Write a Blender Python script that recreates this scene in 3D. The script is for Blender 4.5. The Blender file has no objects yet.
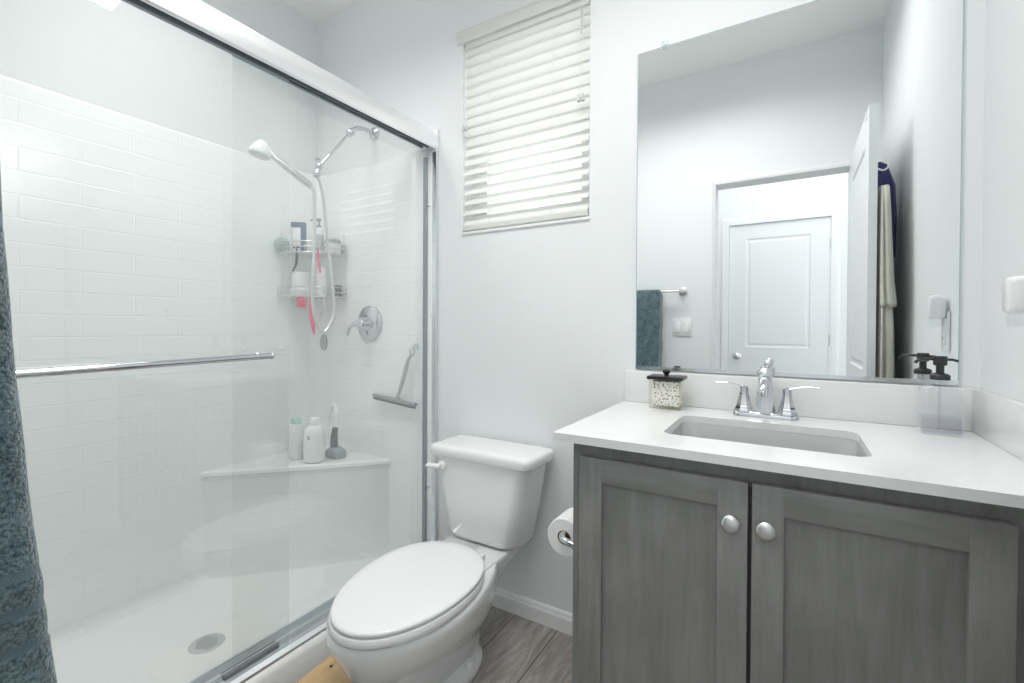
import bpy, bmesh, math, random
from mathutils import Vector, Matrix
random.seed(4)
S = bpy.context.scene
C = S.collection
PI = math.pi
V = Vector

# ------------------------------------------------------------------ camera, world, lights, exposure
def setup_view():
    y, p, r = math.radians(31.2386), math.radians(-0.4989), math.radians(0.3016)
    F = V((-math.sin(y)*math.cos(p), math.cos(y)*math.cos(p), math.sin(p)))
    R = V((math.cos(y), math.sin(y), 0))
    U = R.cross(F)
    R2 = R*math.cos(r) + U*math.sin(r)
    U2 = -R*math.sin(r) + U*math.cos(r)
    cam = bpy.data.cameras.new('camera')
    ob = bpy.data.objects.new('camera', cam)
    C.objects.link(ob)
    m = Matrix((R2, U2, -F)).transposed().to_4x4()
    m.translation = V((0, -1.5233, 1.0976))
    ob.matrix_world = m
    cam.sensor_width = 36.0
    cam.lens = 461.017*36/1024
    cam.shift_x = (512-511.13)/1024
    cam.shift_y = (331.46-341.5)/1024
    cam.clip_start = 0.02
    S.camera = ob
    w = bpy.data.worlds.new('sky'); S.world = w
    w.use_nodes = True
    bg = w.node_tree.nodes['Background']
    bg.inputs[0].default_value = (0.93, 0.97, 1.0, 1)
    bg.inputs[1].default_value = 2.0
    vs = S.view_settings
    vs.view_transform = 'Standard'; vs.look = 'None'
    vs.exposure = 0.1; vs.gamma = 1.0
    vs.use_curve_mapping = False
    cy = S.cycles
    cy.max_bounces = 14; cy.diffuse_bounces = 7; cy.glossy_bounces = 8
    cy.transmission_bounces = 10; cy.transparent_max_bounces = 24
    cy.caustics_reflective = True; cy.caustics_refractive = True
    cy.sample_clamp_indirect = 6.0
    cy.use_denoising = True

def area(name, loc, sx, sy, power, color=(1, 1, 1), rot=(0, 0, 0), spread=180):
    l = bpy.data.lights.new(name, 'AREA')
    l.shape = 'RECTANGLE'; l.size = sx; l.size_y = sy
    l.energy = power; l.color = color; l.spread = math.radians(spread)
    o = bpy.data.objects.new(name, l); C.objects.link(o)
    o.location = loc; o.rotation_euler = rot
    return o

setup_view()
area('ceiling_lamp_room', (-0.55, -0.82, 2.64), 1.0, 0.42, 11.0, (1.0, 0.985, 0.975), spread=142)
area('fill_light_vanity', (0.02, -0.68, 2.64), 0.4, 0.16, 2.2, (1.0, 0.985, 0.97), spread=150)  # added fill light without a fixture, brightens counter and clothes by the door
area('ceiling_lamp_shower', (-1.68, -0.80, 2.64), 0.4, 0.7, 4.1, (1.0, 0.985, 0.98), spread=124)
area('ceiling_lamp_hall', (-0.1, -2.3, 2.60), 1.6, 0.9, 11, (1.0, 0.99, 0.97))

# ------------------------------------------------------------------ materials
def newmat(name):
    m = bpy.data.materials.new(name); m.use_nodes = True
    nt = m.node_tree
    return m, nt, nt.nodes['Principled BSDF'], nt.nodes['Material Output']

def N(nt, kind, **kw):
    n = nt.nodes.new(kind)
    for k, v in kw.items(): setattr(n, k, v)
    return n

def mat(name, col, rough=0.5, metal=0.0, spec=0.5, coat=0.0, bump=0.0, bscale=80, var=0.0, vscale=6, sheen=0.0,
        trans=0.0, stretch=None):
    m, nt, b, out = newmat(name)
    b.inputs['Base Color'].default_value = (*col, 1)
    b.inputs['Roughness'].default_value = rough
    b.inputs['Metallic'].default_value = metal
    b.inputs['Specular IOR Level'].default_value = spec
    b.inputs['Coat Weight'].default_value = coat
    b.inputs['Coat Roughness'].default_value = 0.05
    if sheen: b.inputs['Sheen Weight'].default_value = sheen
    tc = N(nt, 'ShaderNodeTexCoord')
    vec = tc.outputs['Object']
    if stretch:
        mp = N(nt, 'ShaderNodeMapping'); mp.inputs['Scale'].default_value = stretch
        nt.links.new(vec, mp.inputs[0]); vec = mp.outputs[0]
    if bump:
        no = N(nt, 'ShaderNodeTexNoise'); no.inputs['Scale'].default_value = bscale; no.inputs['Detail'].default_value = 4
        bp = N(nt, 'ShaderNodeBump'); bp.inputs['Strength'].default_value = bump; bp.inputs['Distance'].default_value = 0.004
        nt.links.new(vec, no.inputs['Vector']); nt.links.new(no.outputs[0], bp.inputs['Height'])
        nt.links.new(bp.outputs[0], b.inputs['Normal'])
    if var:
        no = N(nt, 'ShaderNodeTexNoise'); no.inputs['Scale'].default_value = vscale; no.inputs['Detail'].default_value = 5
        cr = N(nt, 'ShaderNodeValToRGB')
        cr.color_ramp.elements[0].position = 0.3; cr.color_ramp.elements[1].position = 0.7
        cr.color_ramp.elements[0].color = (*[c*(1-var) for c in col], 1)
        cr.color_ramp.elements[1].color = (*[min(1, c*(1+var)) for c in col], 1)
        nt.links.new(vec, no.inputs['Vector']); nt.links.new(no.outputs[0], cr.inputs[0])
        nt.links.new(cr.outputs[0], b.inputs['Base Color'])
    return m

MT = {}
MT['wall'] = mat('wall_paint', (0.825, 0.845, 0.85), 0.6, spec=0.3, bump=0.12, bscale=140)
MT['ceiling'] = mat('ceiling_paint', (0.90, 0.905, 0.90), 0.8, spec=0.2, bump=0.1, bscale=120)
MT['trim'] = mat('trim_paint', (0.86, 0.87, 0.87), 0.35)
MT['door'] = mat('door_paint', (0.82, 0.84, 0.85), 0.4)
MT['pan'] = mat('white_acrylic', (0.90, 0.91, 0.905), 0.25, coat=0.2)
MT['ceramic'] = mat('white_vitreous_china', (0.86, 0.87, 0.87), 0.12, coat=0.5)
MT['seat'] = mat('white_seat_plastic', (0.88, 0.885, 0.885), 0.2)
MT['chrome'] = mat('polished_chrome', (0.66, 0.675, 0.70), 0.06, metal=1)
MT['satin'] = mat('satin_nickel', (0.72, 0.72, 0.71), 0.3, metal=1)
MT['alu'] = mat('bright_aluminium', (0.80, 0.82, 0.84), 0.22, metal=1, bump=0.05, bscale=300)
MT['alu_white'] = mat('bright_anodised_header', (0.93, 0.94, 0.95), 0.28, metal=0.75, spec=0.6)
MT['dark_track'] = mat('grey_roller_channel', (0.26, 0.30, 0.32), 0.4, metal=0.5)
MT['jamb_grey'] = mat('grey_jamb_channel', (0.34, 0.37, 0.40), 0.35, metal=0.4)
MT['rubber'] = mat('grey_rubber', (0.14, 0.15, 0.16), 0.6)
MT['quartz'] = mat('white_quartz', (0.80, 0.81, 0.805), 0.16, coat=0.2, var=0.012, vscale=25)
MT['mirror'] = mat('mirror_silver', (0.92, 0.945, 0.945), 0.0, metal=1)
MT['mirror_edge'] = mat('mirror_edge_glass', (0.45, 0.55, 0.54), 0.1)
MT['vinyl'] = mat('white_vinyl', (0.86, 0.87, 0.87), 0.35)
MT['black'] = mat('black_plastic', (0.012, 0.012, 0.013), 0.3)
MT['bronze'] = mat('dark_pump_metal', (0.05, 0.055, 0.055), 0.3, metal=0.6)
MT['paper'] = mat('toilet_tissue', (0.90, 0.90, 0.89), 0.9, bump=0.3, bscale=220, sheen=0.2)
MT['card'] = mat('cardboard_core', (0.42, 0.33, 0.24), 0.9)
MT['plastic'] = mat('white_plastic', (0.84, 0.85, 0.85), 0.3)
MT['grey_plastic'] = mat('grey_plastic', (0.33, 0.37, 0.37), 0.4)
MT['lightgrey'] = mat('light_grey_plastic', (0.55, 0.57, 0.57), 0.35)
MT['teal_plastic'] = mat('pale_teal_cap', (0.42, 0.66, 0.60), 0.35)
MT['blue_plastic'] = mat('slate_blue_label', (0.16, 0.21, 0.30), 0.4)
MT['pink'] = mat('bright_pink_plastic', (0.85, 0.12, 0.28), 0.3)
MT['red'] = mat('coral_red_cap', (0.80, 0.13, 0.17), 0.35)
MT['loofah'] = mat('grey_green_mesh', (0.36, 0.44, 0.42), 0.8, bump=1.0, bscale=160, var=0.35, vscale=90)
MT['stool'] = mat('tan_wood', (0.62, 0.42, 0.22), 0.5, var=0.16, vscale=14, stretch=(3, 0.6, 3))
MT['robe'] = mat('khaki_robe_cloth', (0.52, 0.51, 0.45), 0.95, bump=0.5, bscale=150, sheen=0.3)
MT['purple'] = mat('navy_purple_cloth', (0.055, 0.055, 0.17), 0.9, bump=0.4, bscale=150, sheen=0.3)
MT['hall_floor'] = mat('hall_floor_vinyl', (0.30, 0.28, 0.26), 0.5)

def m_surround():
    m, nt, b, out = newmat('moulded_tile_acrylic')
    b.inputs['Base Color'].default_value = (0.855, 0.872, 0.87, 1)
    b.inputs['Roughness'].default_value = 0.2
    uv = N(nt, 'ShaderNodeUVMap')
    br = N(nt, 'ShaderNodeTexBrick')
    br.inputs['Scale'].default_value = 1.0
    br.inputs['Mortar Size'].default_value = 0.003
    br.inputs['Mortar Smooth'].default_value = 1.0
    br.inputs['Brick Width'].default_value = 0.30
    br.inputs['Row Height'].default_value = 0.0745
    bp = N(nt, 'ShaderNodeBump'); bp.invert = True
    bp.inputs['Strength'].default_value = 0.3; bp.inputs['Distance'].default_value = 0.003
    nt.links.new(uv.outputs[0], br.inputs['Vector'])
    nt.links.new(br.outputs['Fac'], bp.inputs['Height'])
    nt.links.new(bp.outputs[0], b.inputs['Normal'])
    return m
MT['surround'] = m_surround()

def m_glass(name, tint, ior=1.5, rough=0.0, haze=0.0):
    m, nt, b, out = newmat(name)
    nt.nodes.remove(b)
    tr = N(nt, 'ShaderNodeBsdfTransparent'); tr.inputs[0].default_value = (*tint, 1)
    gl = N(nt, 'ShaderNodeBsdfGlossy'); gl.inputs['Roughness'].default_value = rough
    gl.inputs[0].default_value = (0.97, 1, 0.99, 1)
    ge = N(nt, 'ShaderNodeNewGeometry')
    mx = N(nt, 'ShaderNodeMix'); mx.data_type = 'FLOAT'
    mx.inputs[2].default_value = ior; mx.inputs[3].default_value = 1/ior
    fr = N(nt, 'ShaderNodeFresnel')
    ms = N(nt, 'ShaderNodeMixShader')
    L = nt.links.new
    L(ge.outputs['Backfacing'], mx.inputs[0]); L(mx.outputs[0], fr.inputs[0])
    L(fr.outputs[0], ms.inputs[0]); L(tr.outputs[0], ms.inputs[1]); L(gl.outputs[0], ms.inputs[2])
    last = ms
    if haze:   # pale haze mixed into the pane, lowers contrast behind it
        df = N(nt, 'ShaderNodeBsdfDiffuse'); df.inputs[0].default_value = (.93, .95, .94, 1)
        tl = N(nt, 'ShaderNodeBsdfTranslucent'); tl.inputs[0].default_value = (.93, .95, .94, 1)
        h = N(nt, 'ShaderNodeMixShader'); h.inputs[0].default_value = 0.5
        last = N(nt, 'ShaderNodeMixShader'); last.inputs[0].default_value = haze
        L(df.outputs[0], h.inputs[1]); L(tl.outputs[0], h.inputs[2])
        L(ms.outputs[0], last.inputs[1]); L(h.outputs[0], last.inputs[2])
    L(last.outputs[0], out.inputs[0])
    return m
MT['glass'] = m_glass('shower_glass', (0.975, 0.983, 0.980), haze=0.055)
MT['window_glass'] = m_glass('window_glass', (0.97, 0.98, 0.98))
MT['clear'] = m_glass('clear_bottle_glass', (0.96, 0.965, 0.968), 1.45)
MT['jar_glass'] = m_glass('amber_tinted_jar_glass', (0.98, 0.962, 0.92), 1.5)
MT['soap'] = m_glass('lilac_soap', (0.91, 0.905, 0.94), 1.2)
MT['clear_hook'] = m_glass('clear_plastic_clip', (0.9, 0.92, 0.92), 1.45)

def m_wood():
    m, nt, b, out = newmat('grey_stained_maple')
    b.inputs['Roughness'].default_value = 0.42
    b.inputs['Specular IOR Level'].default_value = 0.4
    L = nt.links.new
    tc = N(nt, 'ShaderNodeTexCoord')
    uv = N(nt, 'ShaderNodeUVMap')
    mp = N(nt, 'ShaderNodeMapping'); mp.inputs['Scale'].default_value = (26, 2.2, 1)
    n1 = N(nt, 'ShaderNodeTexNoise'); n1.inputs['Scale'].default_value = 1.6; n1.inputs['Detail'].default_value = 7; n1.inputs['Roughness'].default_value = 0.65
    n1.inputs['Distortion'].default_value = 0.6
    n2 = N(nt, 'ShaderNodeTexNoise'); n2.inputs['Scale'].default_value = 5; n2.inputs['Detail'].default_value = 3
    mxv = N(nt, 'ShaderNodeMath'); mxv.operation = 'MULTIPLY_ADD'; mxv.inputs[1].default_value = 0.55
    sc = N(nt, 'ShaderNodeMath'); sc.operation = 'MULTIPLY'; sc.inputs[1].default_value = 0.45
    cr = N(nt, 'ShaderNodeValToRGB')
    e = cr.color_ramp.elements
    e[0].position = 0.30; e[0].color = (0.165, 0.164, 0.159, 1)
    e[1].position = 0.72; e[1].color = (0.30, 0.30, 0.292, 1)
    L(uv.outputs[0], mp.inputs[0]); L(mp.outputs[0], n1.inputs['Vector']); L(uv.outputs[0], n2.inputs['Vector'])
    L(n2.outputs[0], sc.inputs[0]); L(n1.outputs[0], mxv.inputs[0]); L(sc.outputs[0], mxv.inputs[2])
    L(mxv.outputs[0], cr.inputs[0]); L(cr.outputs[0], b.inputs['Base Color'])
    bp = N(nt, 'ShaderNodeBump'); bp.inputs['Strength'].default_value = 0.08; bp.inputs['Distance'].default_value = 0.002
    L(n1.outputs[0], bp.inputs['Height']); L(bp.outputs[0], b.inputs['Normal'])
    return m
MT['wood'] = m_wood()

def m_floor():
    m, nt, b, out = newmat('grey_wood_planks')
    b.inputs['Roughness'].default_value = 0.4
    L = nt.links.new
    tc = N(nt, 'ShaderNodeTexCoord')
    mp = N(nt, 'ShaderNodeMapping'); mp.inputs['Rotation'].default_value = (0, 0, PI/2); mp.inputs['Location'].default_value = (0.32, 0.0, 0)
    br = N(nt, 'ShaderNodeTexBrick'); br.offset = 0.37
    br.inputs['Scale'].default_value = 1; br.inputs['Brick Width'].default_value = 1.2; br.inputs['Row Height'].default_value = 0.178
    br.inputs['Mortar Size'].default_value = 0.0018; br.inputs['Mortar Smooth'].default_value = 0.1
    br.inputs['Color1'].default_value = (0, 0, 0, 1); br.inputs['Color2'].default_value = (1, 1, 1, 1)
    br.inputs['Mortar'].default_value = (0.5, 0.5, 0.5, 1)
    mp2 = N(nt, 'ShaderNodeMapping'); mp2.inputs['Scale'].default_value = (14, 2.4, 1)
    ad = N(nt, 'ShaderNodeVectorMath'); ad.operation = 'ADD'
    n1 = N(nt, 'ShaderNodeTexNoise'); n1.inputs['Scale'].default_value = 1.6; n1.inputs['Detail'].default_value = 8; n1.inputs['Roughness'].default_value = 0.7; n1.inputs['Distortion'].default_value = 1.6
    cr = N(nt, 'ShaderNodeValToRGB'); e = cr.color_ramp.elements
    e[0].position = 0.3; e[0].color = (0.19, 0.168, 0.15, 1)
    e[1].position = 0.7; e[1].color = (0.50, 0.475, 0.45, 1)
    mx = N(nt, 'ShaderNodeMix'); mx.data_type = 'RGBA'; mx.blend_type = 'MULTIPLY'; mx.inputs[0].default_value = 1
    cr2 = N(nt, 'ShaderNodeValToRGB'); cr2.color_ramp.elements[0].color = (0.82, 0.8, 0.78, 1); cr2.color_ramp.elements[1].color = (1, 1, 1, 1)
    mx2 = N(nt, 'ShaderNodeMix'); mx2.data_type = 'RGBA'; mx2.inputs[7].default_value = (0.05, 0.045, 0.04, 1)
    L(tc.outputs['Object'], mp.inputs[0]); L(mp.outputs[0], br.inputs['Vector'])
    L(tc.outputs['Object'], mp2.inputs[0]); L(mp2.outputs[0], ad.inputs[0]); L(br.outputs['Color'], ad.inputs[1])
    L(ad.outputs[0], n1.inputs['Vector']); L(n1.outputs[0], cr.inputs[0])
    L(br.outputs['Color'], cr2.inputs[0]); L(cr.outputs[0], mx.inputs[6]); L(cr2.outputs[0], mx.inputs[7])
    L(br.outputs['Fac'], mx2.inputs[0]); L(mx.outputs[2], mx2.inputs[6]); L(mx2.outputs[2], b.inputs['Base Color'])
    return m
MT['floor'] = m_floor()

def m_towel():
    m, nt, b, out = newmat('teal_terry_cloth')
    b.inputs['Roughness'].default_value = 1.0; b.inputs['Specular IOR Level'].default_value = 0.1
    b.inputs['Sheen Weight'].default_value = 0.5
    L = nt.links.new
    tc = N(nt, 'ShaderNodeTexCoord')
    n1 = N(nt, 'ShaderNodeTexNoise'); n1.inputs['Scale'].default_value = 260; n1.inputs['Detail'].default_value = 3
    n2 = N(nt, 'ShaderNodeTexNoise'); n2.inputs['Scale'].default_value = 30; n2.inputs['Detail'].default_value = 3
    ad = N(nt, 'ShaderNodeMath'); ad.operation = 'MULTIPLY_ADD'; ad.inputs[1].default_value = 0.7
    sc = N(nt, 'ShaderNodeMath'); sc.operation = 'MULTIPLY'; sc.inputs[1].default_value = 0.3
    cr = N(nt, 'ShaderNodeValToRGB'); e = cr.color_ramp.elements
    e[0].position = 0.36; e[0].color = (0.022, 0.05, 0.062, 1)
    e[1].position = 0.66; e[1].color = (0.19, 0.27, 0.29, 1)
    L(tc.outputs['Object'], n1.inputs['Vector']); L(tc.outputs['Object'], n2.inputs['Vector'])
    L(n2.outputs[0], sc.inputs[0]); L(n1.outputs[0], ad.inputs[0]); L(sc.outputs[0], ad.inputs[2])
    L(ad.outputs[0], cr.inputs[0]); L(cr.outputs[0], b.inputs['Base Color'])
    bp = N(nt, 'ShaderNodeBump'); bp.inputs['Strength'].default_value = 1; bp.inputs['Distance'].default_value = 0.004
    L(n1.outputs[0], bp.inputs['Height']); L(bp.outputs[0], b.inputs['Normal'])
    return m
MT['towel'] = m_towel()
MT['towel_band'] = mat('teal_flat_weave', (0.10, 0.16, 0.185), 0.9, bump=0.6, bscale=420, sheen=0.3)

def m_blind():
    m, nt, b, out = newmat('white_faux_wood_slats')
    b.inputs['Base Color'].default_value = (0.90, 0.90, 0.885, 1); b.inputs['Roughness'].default_value = 0.4
    tl = N(nt, 'ShaderNodeBsdfTranslucent'); tl.inputs[0].default_value = (0.95, 0.945, 0.91, 1)
    ms = N(nt, 'ShaderNodeMixShader'); ms.inputs[0].default_value = 0.35
    nt.links.new(b.outputs[0], ms.inputs[1]); nt.links.new(tl.outputs[0], ms.inputs[2]); nt.links.new(ms.outputs[0], out.inputs[0])
    return m
MT['blind'] = m_blind()

def m_speckle():
    m, nt, b, out = newmat('white_shell_chips')
    tc = N(nt, 'ShaderNodeTexCoord')
    vo = N(nt, 'ShaderNodeTexVoronoi'); vo.inputs['Scale'].default_value = 170
    no = N(nt, 'ShaderNodeTexNoise'); no.inputs['Scale'].default_value = 190; no.inputs['Detail'].default_value = 2
    cr = N(nt, 'ShaderNodeValToRGB'); e = cr.color_ramp.elements
    e[0].position = 0.37; e[0].color = (0.03, 0.028, 0.025, 1); e[1].position = 0.46; e[1].color = (0.88, 0.88, 0.87, 1)
    nt.links.new(tc.outputs['Object'], no.inputs['Vector']); nt.links.new(no.outputs[0], cr.inputs[0])
    nt.links.new(cr.outputs[0], b.inputs['Base Color'])
    b.inputs['Roughness'].default_value = 0.5
    return m
MT['speckle'] = m_speckle()

# ------------------------------------------------------------------ mesh helpers
def link(name, bm, material, parent=None, smooth=False, angle=40):
    bmesh.ops.recalc_face_normals(bm, faces=bm.faces)
    me = bpy.data.meshes.new(name); bm.to_mesh(me); bm.free()
    me.materials.append(MT[material] if isinstance(material, str) else material)
    o = bpy.data.objects.new(name, me); C.objects.link(o)
    if smooth:
        for f in me.polygons: f.use_smooth = True
        try: me.set_sharp_from_angle(angle=math.radians(angle))
        except Exception: pass
    if parent: o.parent = parent; o.matrix_parent_inverse = parent.matrix_world.inverted() if False else Matrix.Translation(-parent.location)
    return o

def thing(name, loc, label, cat, group=None):
    o = bpy.data.objects.new(name, None); C.objects.link(o)
    o.location = loc; o.empty_display_size = 0.05
    o['label'] = label; o['category'] = cat
    if group: o['group'] = group
    return o

def tag(o, label, cat, group=None):
    o['label'] = label; o['category'] = cat
    if group: o['group'] = group
    return o

def struct(o, label, cat):
    o['kind'] = 'structure'; o['label'] = label; o['category'] = cat
    return o

def box(bm, a, b, bev=0.0, seg=2, rot=None, piv=None):
    a, b = V(a), V(b)
    r = bmesh.ops.create_cube(bm, size=1.0)
    vs = r['verts']
    c = (a+b)/2; d = b-a
    for v in vs: v.co = V((v.co.x*d.x, v.co.y*d.y, v.co.z*d.z)) + c
    if bev:
        es = list({e for v in vs for e in v.link_edges})
        r2 = bmesh.ops.bevel(bm, geom=vs+es, offset=bev, segments=seg, affect='EDGES', profile=0.5)
        vs = list({v for f in r2['faces'] for v in f.verts} | {v for v in vs if v.is_valid})
    if rot is not None:
        p = V(piv) if piv is not None else c
        for v in vs: v.co = rot @ (v.co-p) + p
    return vs

def BM(): return bmesh.new()

def qbox(name, a, b, material, parent=None, bev=0.0, seg=2, smooth=None):
    bm = BM(); box(bm, a, b, bev, seg)
    return link(name, bm, material, parent, smooth=bool(bev) if smooth is None else smooth, angle=50)

def lathe(bm, prof, origin=(0, 0, 0), axis=(0, 0, 1), n=28):
    """prof: list of (radius, height) along the axis"""
    ax = V(axis).normalized()
    q = V((0, 0, 1)).rotation_difference(ax)
    o = V(origin); rings = []
    for (r, h) in prof:
        if r < 1e-6:
            rings.append([bm.verts.new(o + q @ V((0, 0, h)))])
        else:
            rings.append([bm.verts.new(o + q @ V((r*math.cos(2*PI*i/n), r*math.sin(2*PI*i/n), h))) for i in range(n)])
    for a, b in zip(rings, rings[1:]):
        if len(a) == 1 and len(b) == 1: continue
        for i in range(n):
            j = (i+1) % n
            if len(a) == 1: bm.faces.new((a[0], b[i], b[j]))
            elif len(b) == 1: bm.faces.new((a[i], a[j], b[0]))
            else: bm.faces.new((a[i], a[j], b[j], b[i]))
    for e in (rings[0], rings[-1]):
        if len(e) > 1: bm.faces.new(e)

def smooth_path(pts, k=6):
    pts = [V(p) for p in pts]
    out = []
    P = [2*pts[0]-pts[1]] + pts + [2*pts[-1]-pts[-2]]
    for i in range(1, len(P)-2):
        for j in range(k):
            t = j/k
            a, b, c, d = P[i-1], P[i], P[i+1], P[i+2]
            out.append(0.5*((2*b)+(c-a)*t+(2*a-5*b+4*c-d)*t*t+(3*b-a-3*c+d)*t**3))
    out.append(pts[-1])
    return out

def tube(bm, pts, r, n=12, flat=1.0, ref=None, caps=True):
    """r number or list; flat squashes the section along the second axis"""
    pts = [V(p) for p in pts]
    rs = r if isinstance(r, (list, tuple)) else [r]*len(pts)
    if len(rs) != len(pts):
        k = len(rs)-1
        rs = [rs[min(k, int(i*k/(len(pts)-1)))]*(1-(i*k/(len(pts)-1) % 1)) + rs[min(k, int(i*k/(len(pts)-1))+1)]*((i*k/(len(pts)-1)) % 1) for i in range(len(pts))]
    t0 = (pts[1]-pts[0]).normalized()
    u = V(ref) if ref else (V((0, 0, 1)) if abs(t0.z) < 0.9 else V((1, 0, 0)))
    rings = []
    for i, p in enumerate(pts):
        t = (pts[min(i+1, len(pts)-1)]-pts[max(i-1, 0)]).normalized()
        u = (u - t*u.dot(t)).normalized(); w = t.cross(u)
        rings.append([bm.verts.new(p + (u*math.cos(2*PI*k/n)*flat + w*math.sin(2*PI*k/n))*rs[i]) for k in range(n)])
    for a, b in zip(rings, rings[1:]):
        for k in range(n):
            j = (k+1) % n
            bm.faces.new((a[k], a[j], b[j], b[k]))
    if caps:
        bm.faces.new(rings[0]); bm.faces.new(rings[-1])

def loft(bm, rings, cap0=True, cap1=True):
    vr = [[bm.verts.new(p) for p in r] for r in rings]
    n = len(vr[0])
    for a, b in zip(vr, vr[1:]):
        for k in range(n):
            j = (k+1) % n
            bm.faces.new((a[k], a[j], b[j], b[k]))
    if cap0: bm.faces.new(vr[0])
    if cap1: bm.faces.new(vr[-1])
    return vr

def prism(bm, poly, h0, h1, axis='z'):
    def P(p, h):
        return V((p[0], p[1], h)) if axis == 'z' else (V((p[0], h, p[1])) if axis == 'y' else V((h, p[0], p[1])))
    loft(bm, [[P(p, h0) for p in poly], [P(p, h1) for p in poly]])

def rrect(x0, x1, y0, y1, r, n=6):
    out = []
    for cx, cy, a0 in ((x1-r, y1-r, 0), (x0+r, y1-r, 90), (x0+r, y0+r, 180), (x1-r, y0+r, 270)):
        for i in range(n+1):
            a = math.radians(a0 + 90*i/n)
            out.append((cx+r*math.cos(a), cy+r*math.sin(a)))
    return out

def plate(bm, outer, holes, z0, z1, axis='z'):
    """flat plate with holes, between two heights"""
    def P(p, h):
        return V((p[0], p[1], h)) if axis == 'z' else (V((p[0], h, p[1])) if axis == 'y' else V((h, p[0], p[1])))
    loops = [outer] + holes
    lv = []
    for z in (z0, z1):
        vs_l = []; es = []
        for lp in loops:
            vs = [bm.verts.new(P(p, z)) for p in lp]
            es += [bm.edges.new((vs[i], vs[(i+1) % len(vs)])) for i in range(len(vs))]
            vs_l.append(vs)
        bmesh.ops.triangle_fill(bm, use_beauty=True, edges=es)
        lv.append(vs_l)
    for a, b in zip(*lv):
        for i in range(len(a)):
            j = (i+1) % len(a)
            bm.faces.new((a[i], a[j], b[j], b[i]))

def boxuv(o, flip=False):
    """UV along the grain: u across, v along; flip runs the grain along x"""
    me = o.data
    uv = me.uv_layers.new(name='UVMap')
    off = (random.random()*7, random.random()*7)
    for p in me.polygons:
        n = p.normal
        for li in p.loop_indices:
            c = me.vertices[me.loops[li].vertex_index].co
            if abs(n.z) > 0.8: a, b = (c.y, c.x) if flip else (c.x, c.y)
            elif abs(n.x) > 0.8: a, b = c.y, c.z
            else: a, b = c.x, c.z
            if flip and abs(n.z) <= 0.8: a, b = b, a
            uv.data[li].uv = (a+off[0], b+off[1])
    return o

def wbox(name, a, b, parent, bev=0.0, flip=False):
    return boxuv(qbox(name, a, b, 'wood', parent, bev, 2), flip)

# ------------------------------------------------------------------ room shell
XR, XL, YF, ZC, WT = 0.3885, -2.10, -1.487, 2.653, 0.12
WX0, WX1, WZ0, WZ1 = -1.160, -0.607, 1.487, 2.275      # window opening
DX0, DX1, DZ = -0.392, 0.262, 1.955                     # doorway opening
HY = -2.98

struct(qbox('floor', (XL-.1, YF-.12, -.06), (XR+.1, .0, 0), 'floor'), 'grey brown wood plank floor', 'floor')
struct(qbox('floor_hall', (-2.0, HY, -.06), (1.5, YF-.12, 0), 'hall_floor'), 'floor of the hall outside the doorway', 'floor')
struct(qbox('ceiling', (XL-.1, YF-.12, ZC), (XR+.1, WT, ZC+.06), 'ceiling'), 'white ceiling', 'ceiling')
struct(qbox('ceiling_hall', (-2.0, HY-.1, ZC), (1.5, YF-.12, ZC+.06), 'ceiling'), 'white hall ceiling', 'ceiling')
bm = BM()
plate(bm, [(XL-.1, -.06), (XR+.1, -.06), (XR+.1, ZC), (XL-.1, ZC)], [[(WX0, WZ0), (WX1, WZ0), (WX1, WZ1), (WX0, WZ1)]], 0, WT, 'y')
struct(link('wall_back', bm, 'wall'), 'white wall with the window and mirror', 'wall')
struct(qbox('wall_left', (XL-.1, YF-.12, -.06), (XL, 0, ZC), 'wall'), 'white wall above the shower surround', 'wall')
struct(qbox('wall_right', (XR, YF-.12, -.06), (XR+.1, 0, ZC), 'wall'), 'white wall to the right of the vanity', 'wall')
bm = BM()
plate(bm, [(XL, 0), (DX0, 0), (DX0, DZ), (DX1, DZ), (DX1, 0), (XR, 0), (XR, ZC), (XL, ZC)], [], YF, YF-.12, 'y')
struct(link('wall_front', bm, 'wall'), 'white wall around the doorway, seen in the mirror', 'wall')
bm = BM()
HX0, HX1, HZ = -0.4726, 0.271, 2.0054
plate(bm, [(-2.0, 0), (HX0, 0), (HX0, HZ), (HX1, HZ), (HX1, 0), (1.5, 0), (1.5, ZC), (-2.0, ZC)], [], HY, HY-.1, 'y')
struct(link('wall_hall', bm, 'wall'), 'white hall wall around the far door, seen in the mirror', 'wall')
struct(qbox('wall_hall_left', (-2.1, HY-.1, 0), (-2.0, YF-.12, ZC), 'wall'), 'end wall of the hall', 'wall')
struct(qbox('wall_hall_right', (1.5, HY-.1, 0), (1.6, YF-.12, ZC), 'wall'), 'other end wall of the hall', 'wall')

# baseboards with an ogee top
def baseboard(name, x0, x1, y, sgn, label, h=0.072):
    prof = [(0, 0), (.013, 0), (.013, h-.022), (.0105, h-.016), (.0085, h-.012), (.0085, h-.007), (.004, h), (0, h)]
    bm = BM()
    loft(bm, [[V((x, y+sgn*p[0], p[1])) for p in prof] for x in (x0, x1)])
    return struct(link(name, bm, 'trim'), label, 'baseboard')
baseboard('baseboard_back', -1.264, -0.4335, 0, -1, 'white baseboard behind the toilet')
baseboard('baseboard_front', -1.20, DX0-.05, YF, 1, 'white baseboard below the towel')

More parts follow.
